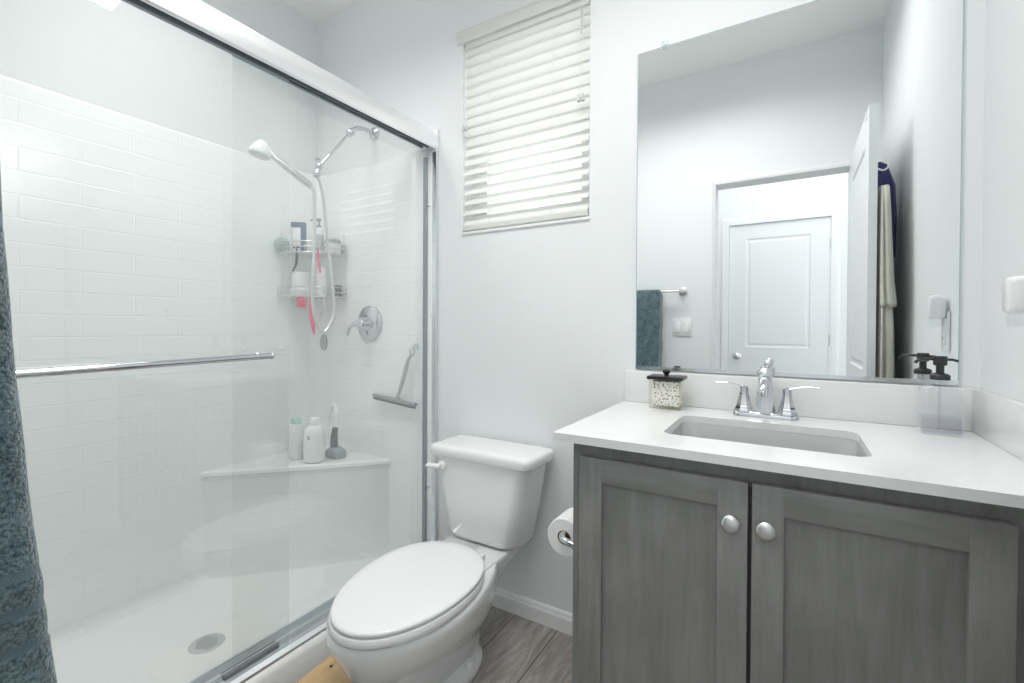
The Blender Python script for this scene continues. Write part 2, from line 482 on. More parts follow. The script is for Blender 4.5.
# doorway casing and jambs
def casing(name, x0, x1, ztop, y, sgn, label, w=0.045, t=0.012, right=True):
    bm = BM()
    pr = [(0, 0), (0, t*.6), (w*.25, t*.75), (w*.7, t), (w*.85, t*.9), (w, t*.5), (w, 0)]
    runs = [(x0, 0, x0, ztop, -1, 0)]
    # left leg, head, right leg mitred as one path
    rings = []
    path = [((x0, 0), (-1, 0)), ((x0, ztop), (-1, 1)), ((x1, ztop), (1, 1))]
    if right: path.append(((x1, 0), (1, 0)))
    for (px, pz), (ox, oz) in path:
        rings.append([V((px+ox*a, y+sgn*b, pz+oz*a)) for a, b in pr])
    loft(bm, rings)
    return struct(link(name, bm, 'trim', smooth=True, angle=30), label, 'door casing')
casing('trim_1', DX0, DX1, DZ, YF, 1, 'white casing round the doorway, seen in the mirror', w=0.018)
casing('trim_2', HX0, HX1, HZ, HY, 1, 'white casing round the far hall door, seen in the mirror', w=0.06)

# hall door: two-panel door
def panel_door(name, w, h, t, label, panels, rails=.11):
    """door slab in x 0..w, z 0..h, front face at y=0 toward +y"""
    bm = BM()
    holes = [[(p[0], p[1]), (p[2], p[1]), (p[2], p[3]), (p[0], p[3])] for p in panels]
    plate(bm, [(0, 0), (w, 0), (w, h), (0, h)], holes, 0, -t, 'y')
    for (x0, z0, x1, z1) in panels:
        for ys in (0, -t):
            sg = -1 if ys == 0 else 1
            steps = [(0, 0), (.010, .006), (.022, .006), (.034, .0018)]
            rings = []
            for ins, dep in steps:
                yy = ys + sg*dep
                rings.append([V((x0+ins, yy, z0+ins)), V((x1-ins, yy, z0+ins)), V((x1-ins, yy, z1-ins)), V((x0+ins, yy, z1-ins))])
            loft(bm, rings, cap0=False)
    o = link(name, bm, 'door')
    return struct(o, label, 'door')
HW = HX1-HX0
hd = panel_door('door_1', HW-.008, HZ-.012, .035, 'white two-panel door across the hall, seen in the mirror',
                [(.13, .23, HW-.14, .72), (.13, .93, HW-.14, HZ-.135)])
hd.location = (HX0+.004, HY-.012, .008)
bm = BM()
kz, kx = .85, .066
lathe(bm, [(0, 0), (.030, 0), (.031, .004), (.022, .008), (.011, .012), (.010, .030), (.020, .036), (.027, .046), (.027, .056), (.018, .066), (0, .069)], (kx, 0, kz), (0, 1, 0))
k = link('door_knob', bm, 'satin', None, smooth=True); k.parent = hd; k['label'] = 'round satin nickel knob'
bm = BM(); 
for z in (.25, 1.0, 1.78): box(bm, (HW-.012, -.004, z-.045), (HW-.004, .006, z+.045), .002)
k = link('hinge', bm, 'satin', None); k.parent = hd
# bathroom door leaf, open at a right angle along the right wall
bl = panel_door('door_2', .715, 1.972, .028, 'open bathroom door standing parallel to the right wall, seen in the mirror',
                [(.12, .22, .595, .72), (.12, .92, .595, 1.84)])
bl.location = (.256, YF+.004, .008); bl.rotation_euler = (0, 0, PI/2)
bm = BM()
for sg, y0 in ((1, 0), (-1, -.028)):
    lathe(bm, [(0, 0), (.030, 0), (.031, .004), (.020, .006), (.011, .009), (.010, .013), (.020, .016), (.025, .021), (.025, .026), (.016, .031), (0, .033)], (.65, y0, .85), (0, sg, 0))
k = link('door_knob', bm, 'satin', None, smooth=True); k.parent = bl

# ------------------------------------------------------------------ window
win = bpy.data.objects.new('window_1', None); C.objects.link(win); win.location = ((WX0+WX1)/2, WT, WZ0)
struct(win, 'small window behind a white blind', 'window')
bm = BM()
plate(bm, [(WX0, WZ0), (WX1, WZ0), (WX1, WZ1), (WX0, WZ1)], [[(WX0+.035, WZ0+.035), (WX1-.035, WZ0+.035), (WX1-.035, WZ1-.035), (WX0+.035, WZ1-.035)]], .075, WT, 'y')
link('window_frame', bm, 'vinyl', win)
bm = BM()
zm = (WZ0+WZ1)/2
plate(bm, [(WX0+.03, WZ0+.03), (WX1-.03, WZ0+.03), (WX1-.03, zm+.02), (WX0+.03, zm+.02)],
      [[(WX0+.065, WZ0+.065), (WX1-.065, WZ0+.065), (WX1-.065, zm-.015), (WX0+.065, zm-.015)]], .082, .105, 'y')
link('sash', bm, 'vinyl', win)
qbox('window_pane', (WX0+.03, .093, WZ0+.03), (WX1-.03, .097, WZ1-.03), 'window_glass', win)
qbox('window_sill', (WX0-.003, -.006, WZ0-.012), (WX1+.003, .075, WZ0+.001), 'trim', win, .003)

# blind hung in the opening
blind = thing('window_blind', ((WX0+WX1)/2, .03, WZ0), 'white slatted blind hanging in the small window', 'blind')
bx0, bx1 = WX0+.004, WX1-.004
bm = BM()
zs = []
ztop, zbot = 2.232, WZ0+.048
n = 18
for i in range(n):
    t = i/(n-1)
    z = ztop - (ztop-zbot)*t
    a = math.radians(79 - 28*min(1, max(0, (t-.50)/.25)))
    # slat: thin curved section, room-side edge low
    w = .0255
    sec = []
    for s in (-1, -.5, 0, .5, 1):
        sec.append((s*w*math.cos(a), s*w*math.sin(a) + .0015*(1-s*s)))
    up = [(y+.014, zz+z+.0013) for y, zz in sec]; dn = [(y+.014, zz+z-.0013) for y, zz in reversed(sec)]
    poly = up+dn
    loft(bm, [[V((x, p[0], p[1])) for p in poly] for x in (bx0+.001, bx1-.001)])
link('slats', bm, 'blind', blind)
bm = BM(); box(bm, (bx0+.001, -.010, WZ0+.0035), (bx1-.001, .040, WZ0+.026), .003)
link('bottom_rail', bm, 'blind', blind)
# valance with a moulded top
bm = BM()
vp = [(-.0006, 0), (-.0006, .049), (-.015, .050), (-.016, .044), (-.010, .038), (-.009, .008), (-.010, 0)]
loft(bm, [[V((x, p[0], 2.258+p[1])) for p in vp] for x in (WX0-.028, WX1+.012)])
link('valance', bm, 'blind', blind)
qbox('headrail', (bx0+.004, .001, WZ1-.040), (bx1-.004, .048, WZ1-.004), 'blind', blind)
bm = BM()
for x in (WX0+.14, WX1-.14):
    for y in (-.011, .039): tube(bm, [(x, y, WZ0+.03), (x, y, WZ1-.04)], .0012, 6)
link('ladder_cord', bm, 'blind', blind)
def tassel(x, z0):
    bm = BM()
    for dx in (-.006, .006): tube(bm, [(x+dx, -.016, WZ1-.05), (x+dx, -.017, z0)], .0009, 6)
    c = link('lift_cord', bm, 'blind', blind)
    bm = BM()
    for dx in (-.007, .007):
        lathe(bm, [(0, 0), (.003, 0), (.0035, -.004), (.0065, -.022), (.0065, -.026), (0, -.029)], (x+dx, -.017, z0), (0, 0, 1), 12)
    o = link('tassel', bm, 'lightgrey', c, smooth=True)
tassel(-1.138, 1.92); tassel(-.634, 1.915)
bm = BM(); tube(bm, [(-.632, -.018, WZ1-.07), (-.632, -.018, WZ1-.15)], .0036, 8)
link('tilt_wand', bm, 'lightgrey', blind)

# ------------------------------------------------------------------ mirror
MX0, MX1, MZ0, MZ1 = -.4369, .3483, .9672, 1.9968
mr = thing('wall_mirror', ((MX0+MX1)/2, -.004, MZ0), 'large frameless mirror on the wall above the vanity', 'mirror')
qbox('mirror_glass', (MX0, -.0065, MZ0), (MX1, -.0005, MZ1), 'mirror', mr)
bm = BM()
plate(bm, [(MX0-.0015, MZ0-.0015), (MX1+.0015, MZ0-.0015), (MX1+.0015, MZ1+.0015), (MX0-.0015, MZ1+.0015)],
      [[(MX0+.001, MZ0+.001), (MX1-.001, MZ0+.001), (MX1-.001, MZ1-.001), (MX0+.001, MZ1-.001)]], -.0066, -.0003, 'y')
link('mirror_rim', bm, 'mirror_edge', mr)
for x in (-.352, .20):
    qbox('clip', (x-.009, -.011, MZ1-.008), (x+.009, -.0003, MZ1+.016), 'clear_hook', mr, .002)
qbox('bottom_channel', (MX0, -.0095, MZ0-.004), (MX1, -.0003, MZ0+.006), 'alu', mr)

# ------------------------------------------------------------------ vanity
CX0, CX1, CY, CZ, TH = -.4328, .3865, -.5243, .8553, .0187
cz1 = CZ-TH
van = thing('vanity_cabinet', ((CX0+CX1)/2, CY/2, 0), 'grey stained wood vanity cabinet with two shaker doors', 'cabinet')
bm = BM()
t = .016
box(bm, (CX0, CY+.0205, .0), (CX0+t, -.003, cz1))
box(bm, (CX1-t, CY+.0205, .0), (CX1, -.003, cz1))
box(bm, (CX0+t, CY+.03, .09), (CX1-t, -.003, .106))
box(bm, (CX0+t, -.012, .106), (CX1-t, -.003, cz1))
box(bm, (-.093, CY+.024, .106), (-.033, CY+.034, cz1))  # panel added behind the door gap to keep the slit dark
boxuv(link('carcass', bm, 'wood', van))
bm = BM()
plate(bm, [(CX0, .09), (CX1, .09), (CX1, cz1), (CX0, cz1)], [[(CX0+.038, .13), (.275, .13), (.275, .79), (CX0+.038, .79)]], CY, CY+.02, 'y')
boxuv(link('face_frame', bm, 'wood', van))
wbox('toe_kick', (CX0+t, CY+.07, 0), (CX1-t, CY+.085, .09), van)
def shaker(x0, x1, knobx, lab):
    z0, z1, y1, y0 = .118, .805, CY-.001, CY-.0205
    sw, rw = .0535, .054
    d = bpy.data.objects.new('door', None); C.objects.link(d)
    d.location = V((x0, CY, z0)) - V(van.location); d.parent = van
    def ch(o): 
        o.parent = d; o.matrix_parent_inverse = Matrix.Translation(-V((x0, CY, z0))); return o
    bm = BM()
    # stiles and rails, each bevelled on the outer edge
    for a_, b_ in ((x0, x0+sw), (x1-sw, x1)):
        bm = BM(); box(bm, (a_, y0, z0), (b_, y1, z1), .0022, 2)
        ch(boxuv(link('stile', bm, 'wood', None, smooth=True)))
    for a_, b_ in ((z1-rw, z1), (z0, z0+rw)):
        bm = BM(); box(bm, (x0+sw-.002, y0+.0002, a_), (x1-sw+.002, y1, b_), .0022, 2)
        ch(boxuv(link('rail', bm, 'wood', None, smooth=True), True))
    ch(boxuv(qbox('door_panel', (x0+sw-.004, y0+.0105, z0+rw-.004), (x1-sw+.004, y1-.001, z1-rw+.004), 'wood', None)))
    bm = BM()
    lathe(bm, [(0, 0), (.0085, 0), (.0085, .002), (.0058, .005), (.0055, .012), (.0105, .015), (.0168, .0185), (.0175, .0215), (.0155, .0255), (.009, .0285), (0, .0295)],
          (knobx, y0, .7285), (0, -1, 0), 32)
    kb = link('knob', bm, 'satin', None, smooth=True, angle=70); ch(kb); kb['label'] = 'satin nickel round knob'
shaker(-.4100, -.0665, -.094, 'left')
shaker(-.0600, .2935, -.0355, 'right')

ct = thing('countertop', (-.04, -.28, cz1), 'white quartz countertop with backsplash over the grey vanity', 'countertop')
TX0, TX1, TY = -.4698, .3880, -.5601
SX0, SX1, SY0, SY1 = -.254, .136, -.433, -.170       # sink opening
bm = BM()
plate(bm, [(TX0, -.0005), (TX0, TY), (TX1, TY), (TX1, -.0005)][::-1], [rrect(SX0, SX1, SY0, SY1, .032, 8)], cz1, CZ, 'z')
link('slab', bm, 'quartz', ct)
bm = BM(); box(bm, (TX0, -.0195, CZ), (TX1, -.0005, CZ+.1029), .0025)
link('backsplash', bm, 'quartz', ct, smooth=True)
bm = BM(); box(bm, (TX1-.0185, TY+.01, CZ), (TX1, -.0197, CZ+.1029), .0025)
link('side_splash', bm, 'quartz', ct, smooth=True)

sk = thing('sink', ((SX0+SX1)/2, (SY0+SY1)/2, CZ-.15), 'white rectangular basin set under the countertop', 'sink')
bm = BM()
ins = [(-.012, cz1-.0006, .034), (-.001, cz1-.0006, .034), (.0005, cz1-.003, .034), (.006, cz1-.03, .04), (.022, cz1-.09, .055), (.045, cz1-.120, .05), (.09, cz1-.130, .03)]
rings = [[V((p[0], p[1], z)) for p in rrect(SX0+i, SX1-i, SY0+i, SY1-i, r, 8)] for i, z, r in ins]
loft(bm, rings, cap0=False)
# outer shell
bmesh.ops.solidify(bm, geom=list(bm.faces), thickness=-.006)
link('basin', bm, 'ceramic', sk, smooth=True, angle=70)
bm = BM()
lathe(bm, [(0, .0), (.022, .0), (.022, .003), (.018, .0045), (.012, .003), (0, .0035)], ((SX0+SX1)/2, (SY0+SY1)/2, cz1-.130), (0, 0, 1))
link('drain', bm, 'chrome', sk, smooth=True)

# faucet
fx, fy = -.0585, -.0785
fa = thing('faucet', (fx, fy, CZ), 'polished chrome faucet with two lever handles behind the basin', 'faucet')
bm = BM()
base = rrect(fx-.080, fx+.080, fy-.023, fy+.023, .021, 8)
b2 = rrect(fx-.076, fx+.076, fy-.019, fy+.019, .018, 8)
loft(bm, [[V((*p, CZ+.0003)) for p in base], [V((*p, CZ+.008)) for p in base], [V((*p, CZ+.013)) for p in b2]])
link('base_plate', bm, 'chrome', fa, smooth=True, angle=50)
for sg in (-1, 1):
    hx = fx+sg*.0515
    bm = BM()
    # flared column, squarish
    rings = []
    for z, r in ((.012, .0268), (.017, .0262), (.021, .0235), (.035, .0185), (.052, .0138), (.066, .0112), (.074, .0112), (.080, .0108), (.084, .006)):
        rings.append([V((hx+r*math.cos(a)*(1.0), fy+r*math.sin(a), CZ+z)) for a in [2*PI*i/8+PI/8 for i in range(8)]])
    loft(bm, rings)
    h = link('handle', bm, 'chrome', fa, smooth=True, angle=35)
    bm = BM()
    L = smooth_path([(hx-sg*.004, fy, CZ+.078), (hx+sg*.018, fy-.003, CZ+.083), (hx+sg*.042, fy-.006, CZ+.0885), (hx+sg*.072, fy-.009, CZ+.0885)], 5)
    tube(bm, L, [.0068, .0056, .0054, .0064, .0050], 12, flat=.62, ref=(0, 0, 1))
    link('lever', bm, 'chrome', h, smooth=True)
bm = BM()
rings = []
for z, rx, ry in ((.012, .029, .022), (.018, .028, .0215), (.024, .0258, .020), (.060, .0212, .0175), (.092, .0180, .0155), (.106, .0170, .015)):
    rings.append([V((fx+rx*math.cos(a), fy+ry*math.sin(a), CZ+z)) for a in [2*PI*i/8+PI/8 for i in range(8)]])
loft(bm, rings)
sp = link('spout_column', bm, 'chrome', fa, smooth=True, angle=35)
bm = BM()
lathe(bm, [(.0165, .104), (.0198, .110), (.0205, .118), (.0185, .126), (.013, .132), (.006, .135), (0, .136)], (fx, fy, CZ), (0, 0, 1))
link('dome_cap', bm, 'chrome', fa, smooth=True, angle=60)
bm = BM()
tube(bm, smooth_path([(fx, fy-.002, CZ+.104), (fx, fy-.045, CZ+.112), (fx, fy-.085, CZ+.104), (fx, fy-.108, CZ+.084), (fx, fy-.112, CZ+.070)], 6),
     [.0135, .0135, .013, .012, .0112], 16)
link('spout', bm, 'chrome', fa, smooth=True)
bm = BM()
tube(bm, [(fx+.006, fy+.024, CZ+.010), (fx+.006, fy+.024, CZ+.132)], .0025, 8)
lathe(bm, [(0, .126), (.004, .127), (.006, .131), (.010, .136), (.0115, .143), (.010, .150), (.006, .1545), (0, .1555)], (fx+.006, fy+.024, CZ), (0, 0, 1), 20)
link('lift_rod', bm, 'chrome', fa, smooth=True)

# speckled jar with black lid
jx0, jx1, jy0, jy1 = -.367, -.272, -.118, -.048
jr = thing('vanity_jar', ((jx0+jx1)/2, (jy0+jy1)/2, CZ), 'small glass box of white chips with a black knobbed lid', 'jar')
bm = BM()
box(bm, (jx0, jy0, CZ+.0004), (jx1, jy1, CZ+.088), .004, 2)
link('glass_box', bm, 'jar_glass', jr, smooth=True)
qbox('filling', (jx0+.0075, jy0+.0075, CZ+.010), (jx1-.0075, jy1-.0075, CZ+.084), 'speckle', jr, .003)
bm = BM(); box(bm, (jx0-.004, jy0-.004, CZ+.0882), (jx1+.004, jy1+.004, CZ+.0985), .002)
ld = link('lid', bm, 'black', jr, smooth=True)
bm = BM(); lathe(bm, [(0, 0), (.007, 0), (.006, .004), (.010, .008), (.0118, .013), (.009, .0185), (0, .020)], ((jx0+jx1)/2-.002, (jy0+jy1)/2, CZ+.0985))
link('knob', bm, 'black', ld, smooth=True)

# clear soap pump bottle
px, py = .298, -.088
so = thing('soap_dispenser', (px, py, CZ), 'clear square soap bottle with dark metal pump in the counter corner', 'soap dispenser')
bm = BM()
prof = [(.0, .035), (.003, .0365), (.092, .0365), (.104, .033), (.112, .022), (.116, .0165), (.128, .0165)]
rings = []
for z, r in prof:
    k = .010 if r > .03 else r*.85
    rings.append([V((px+p[0], py+p[1]*.86, CZ+.0005+z)) for p in rrect(-r, r, -r, r, min(k, r*.95), 5)])
loft(bm, rings, cap1=False)
link('bottle', bm, 'clear', so, smooth=True, angle=50)
bm = BM()
rr = .0335
loft(bm, [[V((px+p[0], py+p[1]*.86, CZ+z)) for p in rrect(-rr, rr, -rr, rr, .009, 5)] for z in (.006, .040)])
link('liquid_soap', bm, 'soap', so, smooth=True, angle=50)
bm = BM(); tube(bm, [(px, py, CZ+.012), (px, py, CZ+.130)], .0028, 8)
link('dip_tube', bm, 'clear_hook', so)
bm = BM()
lathe(bm, [(0, .126), (.0185, .126), (.0185, .136), (.016, .139), (.0075, .142), (.0075, .158), (.0125, .160), (.013, .178), (.0115, .181), (0, .181)], (px, py, CZ))
pm = link('pump', bm, 'bronze', so, smooth=True, angle=40)
bm = BM()
tube(bm, smooth_path([(px, py, CZ+.173), (px-.024, py-.008, CZ+.174), (px-.042, py-.014, CZ+.170), (px-.047, py-.016, CZ+.164)], 4), .0036, 8)
tube(bm, [(px, py, CZ+.173), (px+.022, py+.004, CZ+.173), (px+.032, py+.006, CZ+.170)], .0030, 8)
link('nozzle', bm, 'bronze', pm, smooth=True)

# outlet plate with plug-in device on the right wall
op = thing('wall_outlet', (XR, -.27, 1.10), 'white outlet plate on the right wall beside the mirror', 'outlet')
bm = BM(); box(bm, (XR-.006, -.330, 1.035), (XR-.0005, -.255, 1.150), .003)
link('cover_plate', bm, 'plastic', op, smooth=True)
bm = BM(); box(bm, (XR-.0085, -.3095, 1.055), (XR-.0055, -.2755, 1.130), .0015)
rc = link('receptacle', bm, 'plastic', op, smooth=True)
bm = BM()
for dy in (-.007, .007): box(bm, (XR-.0088, -.2925+dy-.0012, 1.068), (XR-.0084, -.2925+dy+.0012, 1.078))
link('slot', bm, 'black', rc)
pg = thing('plug_in_freshener', (XR-.03, -.29, 1.15), 'white plug-in air freshener on the right wall outlet', 'air freshener')
bm = BM()
loft(bm, [[V((x, -.292+p[0], 1.163+p[1])) for p in rrect(-w, w, -h, h, .011, 5)] for x, w, h in ((XR-.0089, .022, .030), (XR-.022, .026, .035), (XR-.034, .026, .035), (XR-.041, .021, .030))])
link('housing', bm, 'plastic', pg, smooth=True, angle=50)
bm = BM(); lathe(bm, [(0, 0), (.013, 0), (.015, .004), (.015, .022), (.010, .026), (0, .026)], (XR-.024, -.292, 1.104))
link('refill_vial', bm, 'clear', pg, smooth=True)

# ------------------------------------------------------------------ toilet
xt = -.952
def oval(xc, yb, yf, w, z, nb=2.6, nf=2.0, n=48, th=0.0, wf=0.42):
    """egg outline: yb back, yf front; widest at wf of the length from the back"""
    yc = yb - (yb-yf)*wf
    out = []
    for i in range(n):
        a = 2*PI*i/n; c, s = math.cos(a), math.sin(a)
        e = nb if s > 0 else nf
        x = w/2*math.copysign(abs(c)**(2/e), c)
        y = (yb-yc)*abs(s)**(2/e) if s > 0 else -(yc-yf)*abs(s)**(2/e)
        out.append(V((xc + x*math.cos(th) - y*math.sin(th), yc + x*math.sin(th) + y*math.cos(th), z)))
    return out
to = thing('toilet', (xt, -.40, 0), 'white two-piece toilet between the shower and the vanity', 'toilet')
xb = -.938
bm = BM()
R = [oval(xt, -.236, -.61, .230, .0008, 2.6, 2.4), oval(xt, -.233, -.613, .234, .012, 2.6, 2.4), oval(xt, -.236, -.610, .230, .026, 2.6, 2.4), oval(xt, -.246, -.60, .212, .034, 2.6, 2.4),
     oval(xt, -.225, -.625, .170, .046, 3, 2.3), oval(xt, -.215, -.65, .185, .09, 2.8, 2.2), oval(xt+.003, -.190, -.685, .225, .135, 2.4, 2.1), oval(xt+.006, -.165, -.73, .285, .18, 2.0, 2.0),
     oval(xb, -.15, -.752, .325, .220, 1.8, 2.0, wf=.52), oval(xb, -.13, -.768, .350, .252, 1.65, 2.0, wf=.55), oval(xb, -.122, -.779, .358, .270, 1.6, 2.0, wf=.56), oval(xb, -.12, -.786, .366, .292, 1.6, 2.0, wf=.564), oval(xb, -.12, -.788, .368, .312, 1.6, 2.0, wf=.564), oval(xb, -.125, -.782, .356, .3205, 1.6, 2.0, wf=.564)]
loft(bm, R)
# deck that carries the tank
loft(bm, [[V((p[0]+.006, p[1], z)) for p in rrect(xt-w, xt+w, -.40, yb_, .045, 6)] for z, w, yb_ in ((.10, .068, -.215), (.17, .072, -.175), (.225, .080, -.120), (.265, .100, -.075), (.298, .118, -.050), (.322, .123, -.045), (.3275, .119, -.048))])
bowl = link('bowl', bm, 'ceramic', to, smooth=True, angle=60)
for sg in (-1, 1):
    bm = BM(); lathe(bm, [(.0175, .0), (.0175, .010), (.0165, .020), (.012, .026), (0, .028)], (xt+sg*.0985, -.36, .027))
    link('bolt_cap', bm, 'seat', to, smooth=True)
# seat ring
bm = BM()
th = .085
def seat_rings(spec, xo=0):
    return [oval(xb+xo, -.282+b, -.782+f, w, z, 2.2, 2.0, 56, th, .435) for b, f, w, z in spec]
xo = -.004
loft(bm, seat_rings([(-.01, .012, .344, .3215), (.002, -.004, .364, .3235), (.004, -.007, .368, .330), (.004, -.007, .368, .3385), (.002, -.004, .362, .3455), (-.01, .012, .335, .3465)], xo))
link('seat', bm, 'seat', to, smooth=True, angle=60)
bm = BM()
loft(bm, seat_rings([(-.01, .012, .334, .3475), (.006, .001, .354, .349), (.010, -.002, .359, .354), (.009, -.001, .358, .3585), (.003, .005, .347, .3615), (-.03, .03, .30, .3632), (-.10, .12, .14, .3640)], xo))
link('seat_lid', bm, 'seat', to, smooth=True, angle=60)
for sg in (-1, 1):
    bm = BM()
    tube(bm, [(xt+sg*.075-.022, -.279, .340), (xt+sg*.075+.022, -.279, .340)], .0095, 14)
    box(bm, (xt+sg*.075-.014, -.292, .3285), (xt+sg*.075+.014, -.266, .341), .003)
    link('seat_hinge', bm, 'seat', to, smooth=True, angle=50)
# tank: tapers down, front bowed
def tankring(w, yb, yf, z, bow=.02, r=.035):
    if z > .6222: r = .03
    base = rrect(-w/2, w/2, yf, yb, r, 6)
    out = []
    for x, y in base:
        k = max(0, (yb-y)/(yb-yf))
        out.append(V((xt+.011+x, y - bow*k*(1-(2*x/w)**2), z)))
    return out
bm = BM()
loft(bm, [tankring(.25, -.040, -.160, .329, .020, .055), tankring(.302, -.030, -.178, .336, .024, .06), tankring(.326, -.025, -.186, .356, .026, .06),
          tankring(.366, -.021, -.192, .48, .024, .055), tankring(.398, -.020, -.196, .60, .02, .045), tankring(.402, -.020, -.197, .622, .02, .045)])
tk = link('tank', bm, 'ceramic', to, smooth=True, angle=60)
bm = BM()
loft(bm, [tankring(.405, -.018, -.200, .6225, .02, .04), tankring(.432, -.013, -.208, .6235, .02, .045), tankring(.440, -.012, -.211, .629, .021, .045), tankring(.440, -.012, -.211, .645, .021, .045),
          tankring(.437, -.012, -.209, .655, .021, .045), tankring(.425, -.016, -.203, .6615, .02, .045), tankring(.38, -.035, -.185, .664, .02, .04)])
link('tank_lid', bm, 'ceramic', to, smooth=True, angle=60)
bm = BM()
lathe(bm, [(0, 0), (.019, 0), (.019, .009), (.014, .015), (0, .016)], (-1.092, -.200, .588), (0, -1, 0), 20)
tube(bm, smooth_path([(-1.090, -.220, .588), (-1.112, -.226, .590), (-1.135, -.229, .589), (-1.148, -.229, .586)], 4), [.013, .0115, .0105, .0115, .007], 12, flat=.75)
link('flush_lever', bm, 'seat', to, smooth=True, angle=50)

# supply stop not seen; low wooden stool beside the bowl
st = thing('wooden_stool', (-1.12, -.76, 0), 'low tan wooden stool beside the toilet bowl, dark hole near its corner', 'stool')
bm = BM()
poly = [(-1.185, -.606), (-1.128, -.614), (-1.052, -.655), (-1.022, -.72), (-1.01, -.86), (-1.03, -.93), (-1.158, -.93)]
loft(bm, [[V((x, y, z)) for x, y in poly] for z in (.078, .0805)] + [[V((x, y, z)) for x, y in poly] for z in (.097, .100)])
tp = link('stool_top', bm, 'stool', st)
bm = BM(); lathe(bm, [(0, .0), (.0045, .0), (.0045, .0012), (0, .0012)], (-1.145, -.645, .0996), (0, 0, 1), 16)
link('hole', bm, 'black', tp)
for (a, b) in (((-1.172, -.66, 0), (-1.150, -.636, .079)), ((-1.165, -.915, 0), (-1.140, -.89, .079)), ((-1.065, -.915, 0), (-1.04, -.89, .079))):
    qbox('leg', a, b, 'stool', st, .002)

# ------------------------------------------------------------------ toilet paper on the vanity side
ph = thing('paper_holder', (CX0, -.26, .50), 'chrome arm holding the toilet roll on the vanity side', 'paper holder')
rx, rz = -.553, .503
bm = BM()
lathe(bm, [(0, 0), (.024, 0), (.024, .005), (.018, .008), (.010, .012), (.009, .02)], (CX0-.0006, -.345, rz-.012), (-1, 0, 0), 24)
link('wall_flange', bm, 'chrome', ph, smooth=True)
bm = BM()
tube(bm, smooth_path([(CX0-.015, -.345, rz-.012), (CX0-.06, -.345, rz-.010), (rx+.02, -.342, rz-.004), (rx+.002, -.328, rz), (rx, -.30, rz), (rx, -.20, rz)], 6), .0095, 14)
lathe(bm, [(.0095, 0), (.0125, .001), (.0125, .008), (.008, .012), (0, .013)], (rx, -.20, rz), (0, 1, 0), 18)
link('arm', bm, 'chrome', ph, smooth=True, angle=50)
rl = thing('toilet_roll', (rx, -.26, rz), 'white toilet paper roll hanging beside the vanity', 'toilet paper')
bm = BM()
ro, ri = .054, .021
zc = rz - (ri-.0107)
lathe_pts = [(ri, -.05), (ro-.002, -.05), (ro, -.048), (ro, .048), (ro-.002, .05), (ri, .05)]
q = []
n = 40
rings = [[V((rx+r*math.cos(2*PI*i/n), -.262+h, zc+r*math.sin(2*PI*i/n))) for i in range(n)] for r, h in lathe_pts]
loft(bm, rings+[rings[0]], False, False)
bmesh.ops.remove_doubles(bm, verts=bm.verts, dist=1e-5)
link('paper', bm, 'paper', rl, smooth=True, angle=40)
bm = BM()
rings = [[V((rx+r*math.cos(2*PI*i/n), -.262+h, zc+r*math.sin(2*PI*i/n))) for i in range(n)] for r, h in ((ri-.0002, -.0505), (ri-.0002, .0505), (ri-.0015, .0505), (ri-.0015, -.0505))]
loft(bm, rings+[rings[0]], False, False)
bmesh.ops.remove_doubles(bm, verts=bm.verts, dist=1e-5)
link('core', bm, 'card', rl, smooth=True, angle=40)

# ------------------------------------------------------------------ shower
sh = thing('shower_surround', (-1.72, -.75, 0), 'white shower surround with moulded tile lines, pan and corner seat', 'shower surround')
SXL, SXR, SYB, SYF, SZT, PZ = -2.065, -1.30, -.018, YF+.018, 1.865, .055
GX = -1.34
def surround_path(off=0):
    r = .06
    pts = [(-1.31, SYB+off)]
    for i in range(9):
        a = math.radians(90 + 90*i/8)
        pts.append((SXL+r + (r+off)*math.cos(a), SYB-r + (r+off)*math.sin(a)))
    for i in range(9):
        a = math.radians(180 + 90*i/8)
        pts.append((SXL+r + (r+off)*math.cos(a), SYF+r + (r+off)*math.sin(a)))
    pts.append((-1.31, SYF-off))
    return pts
inner, outer = surround_path(0), surround_path(.016)
bm = BM()
prof = [(surround_path(-.042), PZ-.006), (surround_path(-.018), PZ+.003), (surround_path(-.005), PZ+.016), (inner, PZ+.038), (inner, SZT-.012), ([((a[0]*.7+b[0]*.3), (a[1]*.7+b[1]*.3)) for a, b in zip(inner, outer)], SZT-.003), (outer, SZT), (outer, PZ)]
cols = [[bm.verts.new((p[0], p[1], z)) for p in path] for path, z in prof]
uvl = bm.loops.layers.uv.new('UVMap')
acc = [0]
for a, b in zip(inner, inner[1:]): acc.append(acc[-1] + math.hypot(b[0]-a[0], b[1]-a[1]))
for ci in range(len(cols)-1):
    for i in range(len(inner)-1):
        f = bm.faces.new((cols[ci][i], cols[ci][i+1], cols[ci+1][i+1], cols[ci+1][i]))
        for l, (ii, zz) in zip(f.loops, ((i, prof[ci][1]), (i+1, prof[ci][1]), (i+1, prof[ci+1][1]), (i, prof[ci+1][1]))):
            l[uvl].uv = (acc[ii], zz - .0145)
for i in (0, len(inner)-1):
    bm.faces.new([c[i] for c in cols])
link('wall_panels', bm, 'surround', sh, smooth=True, angle=50)
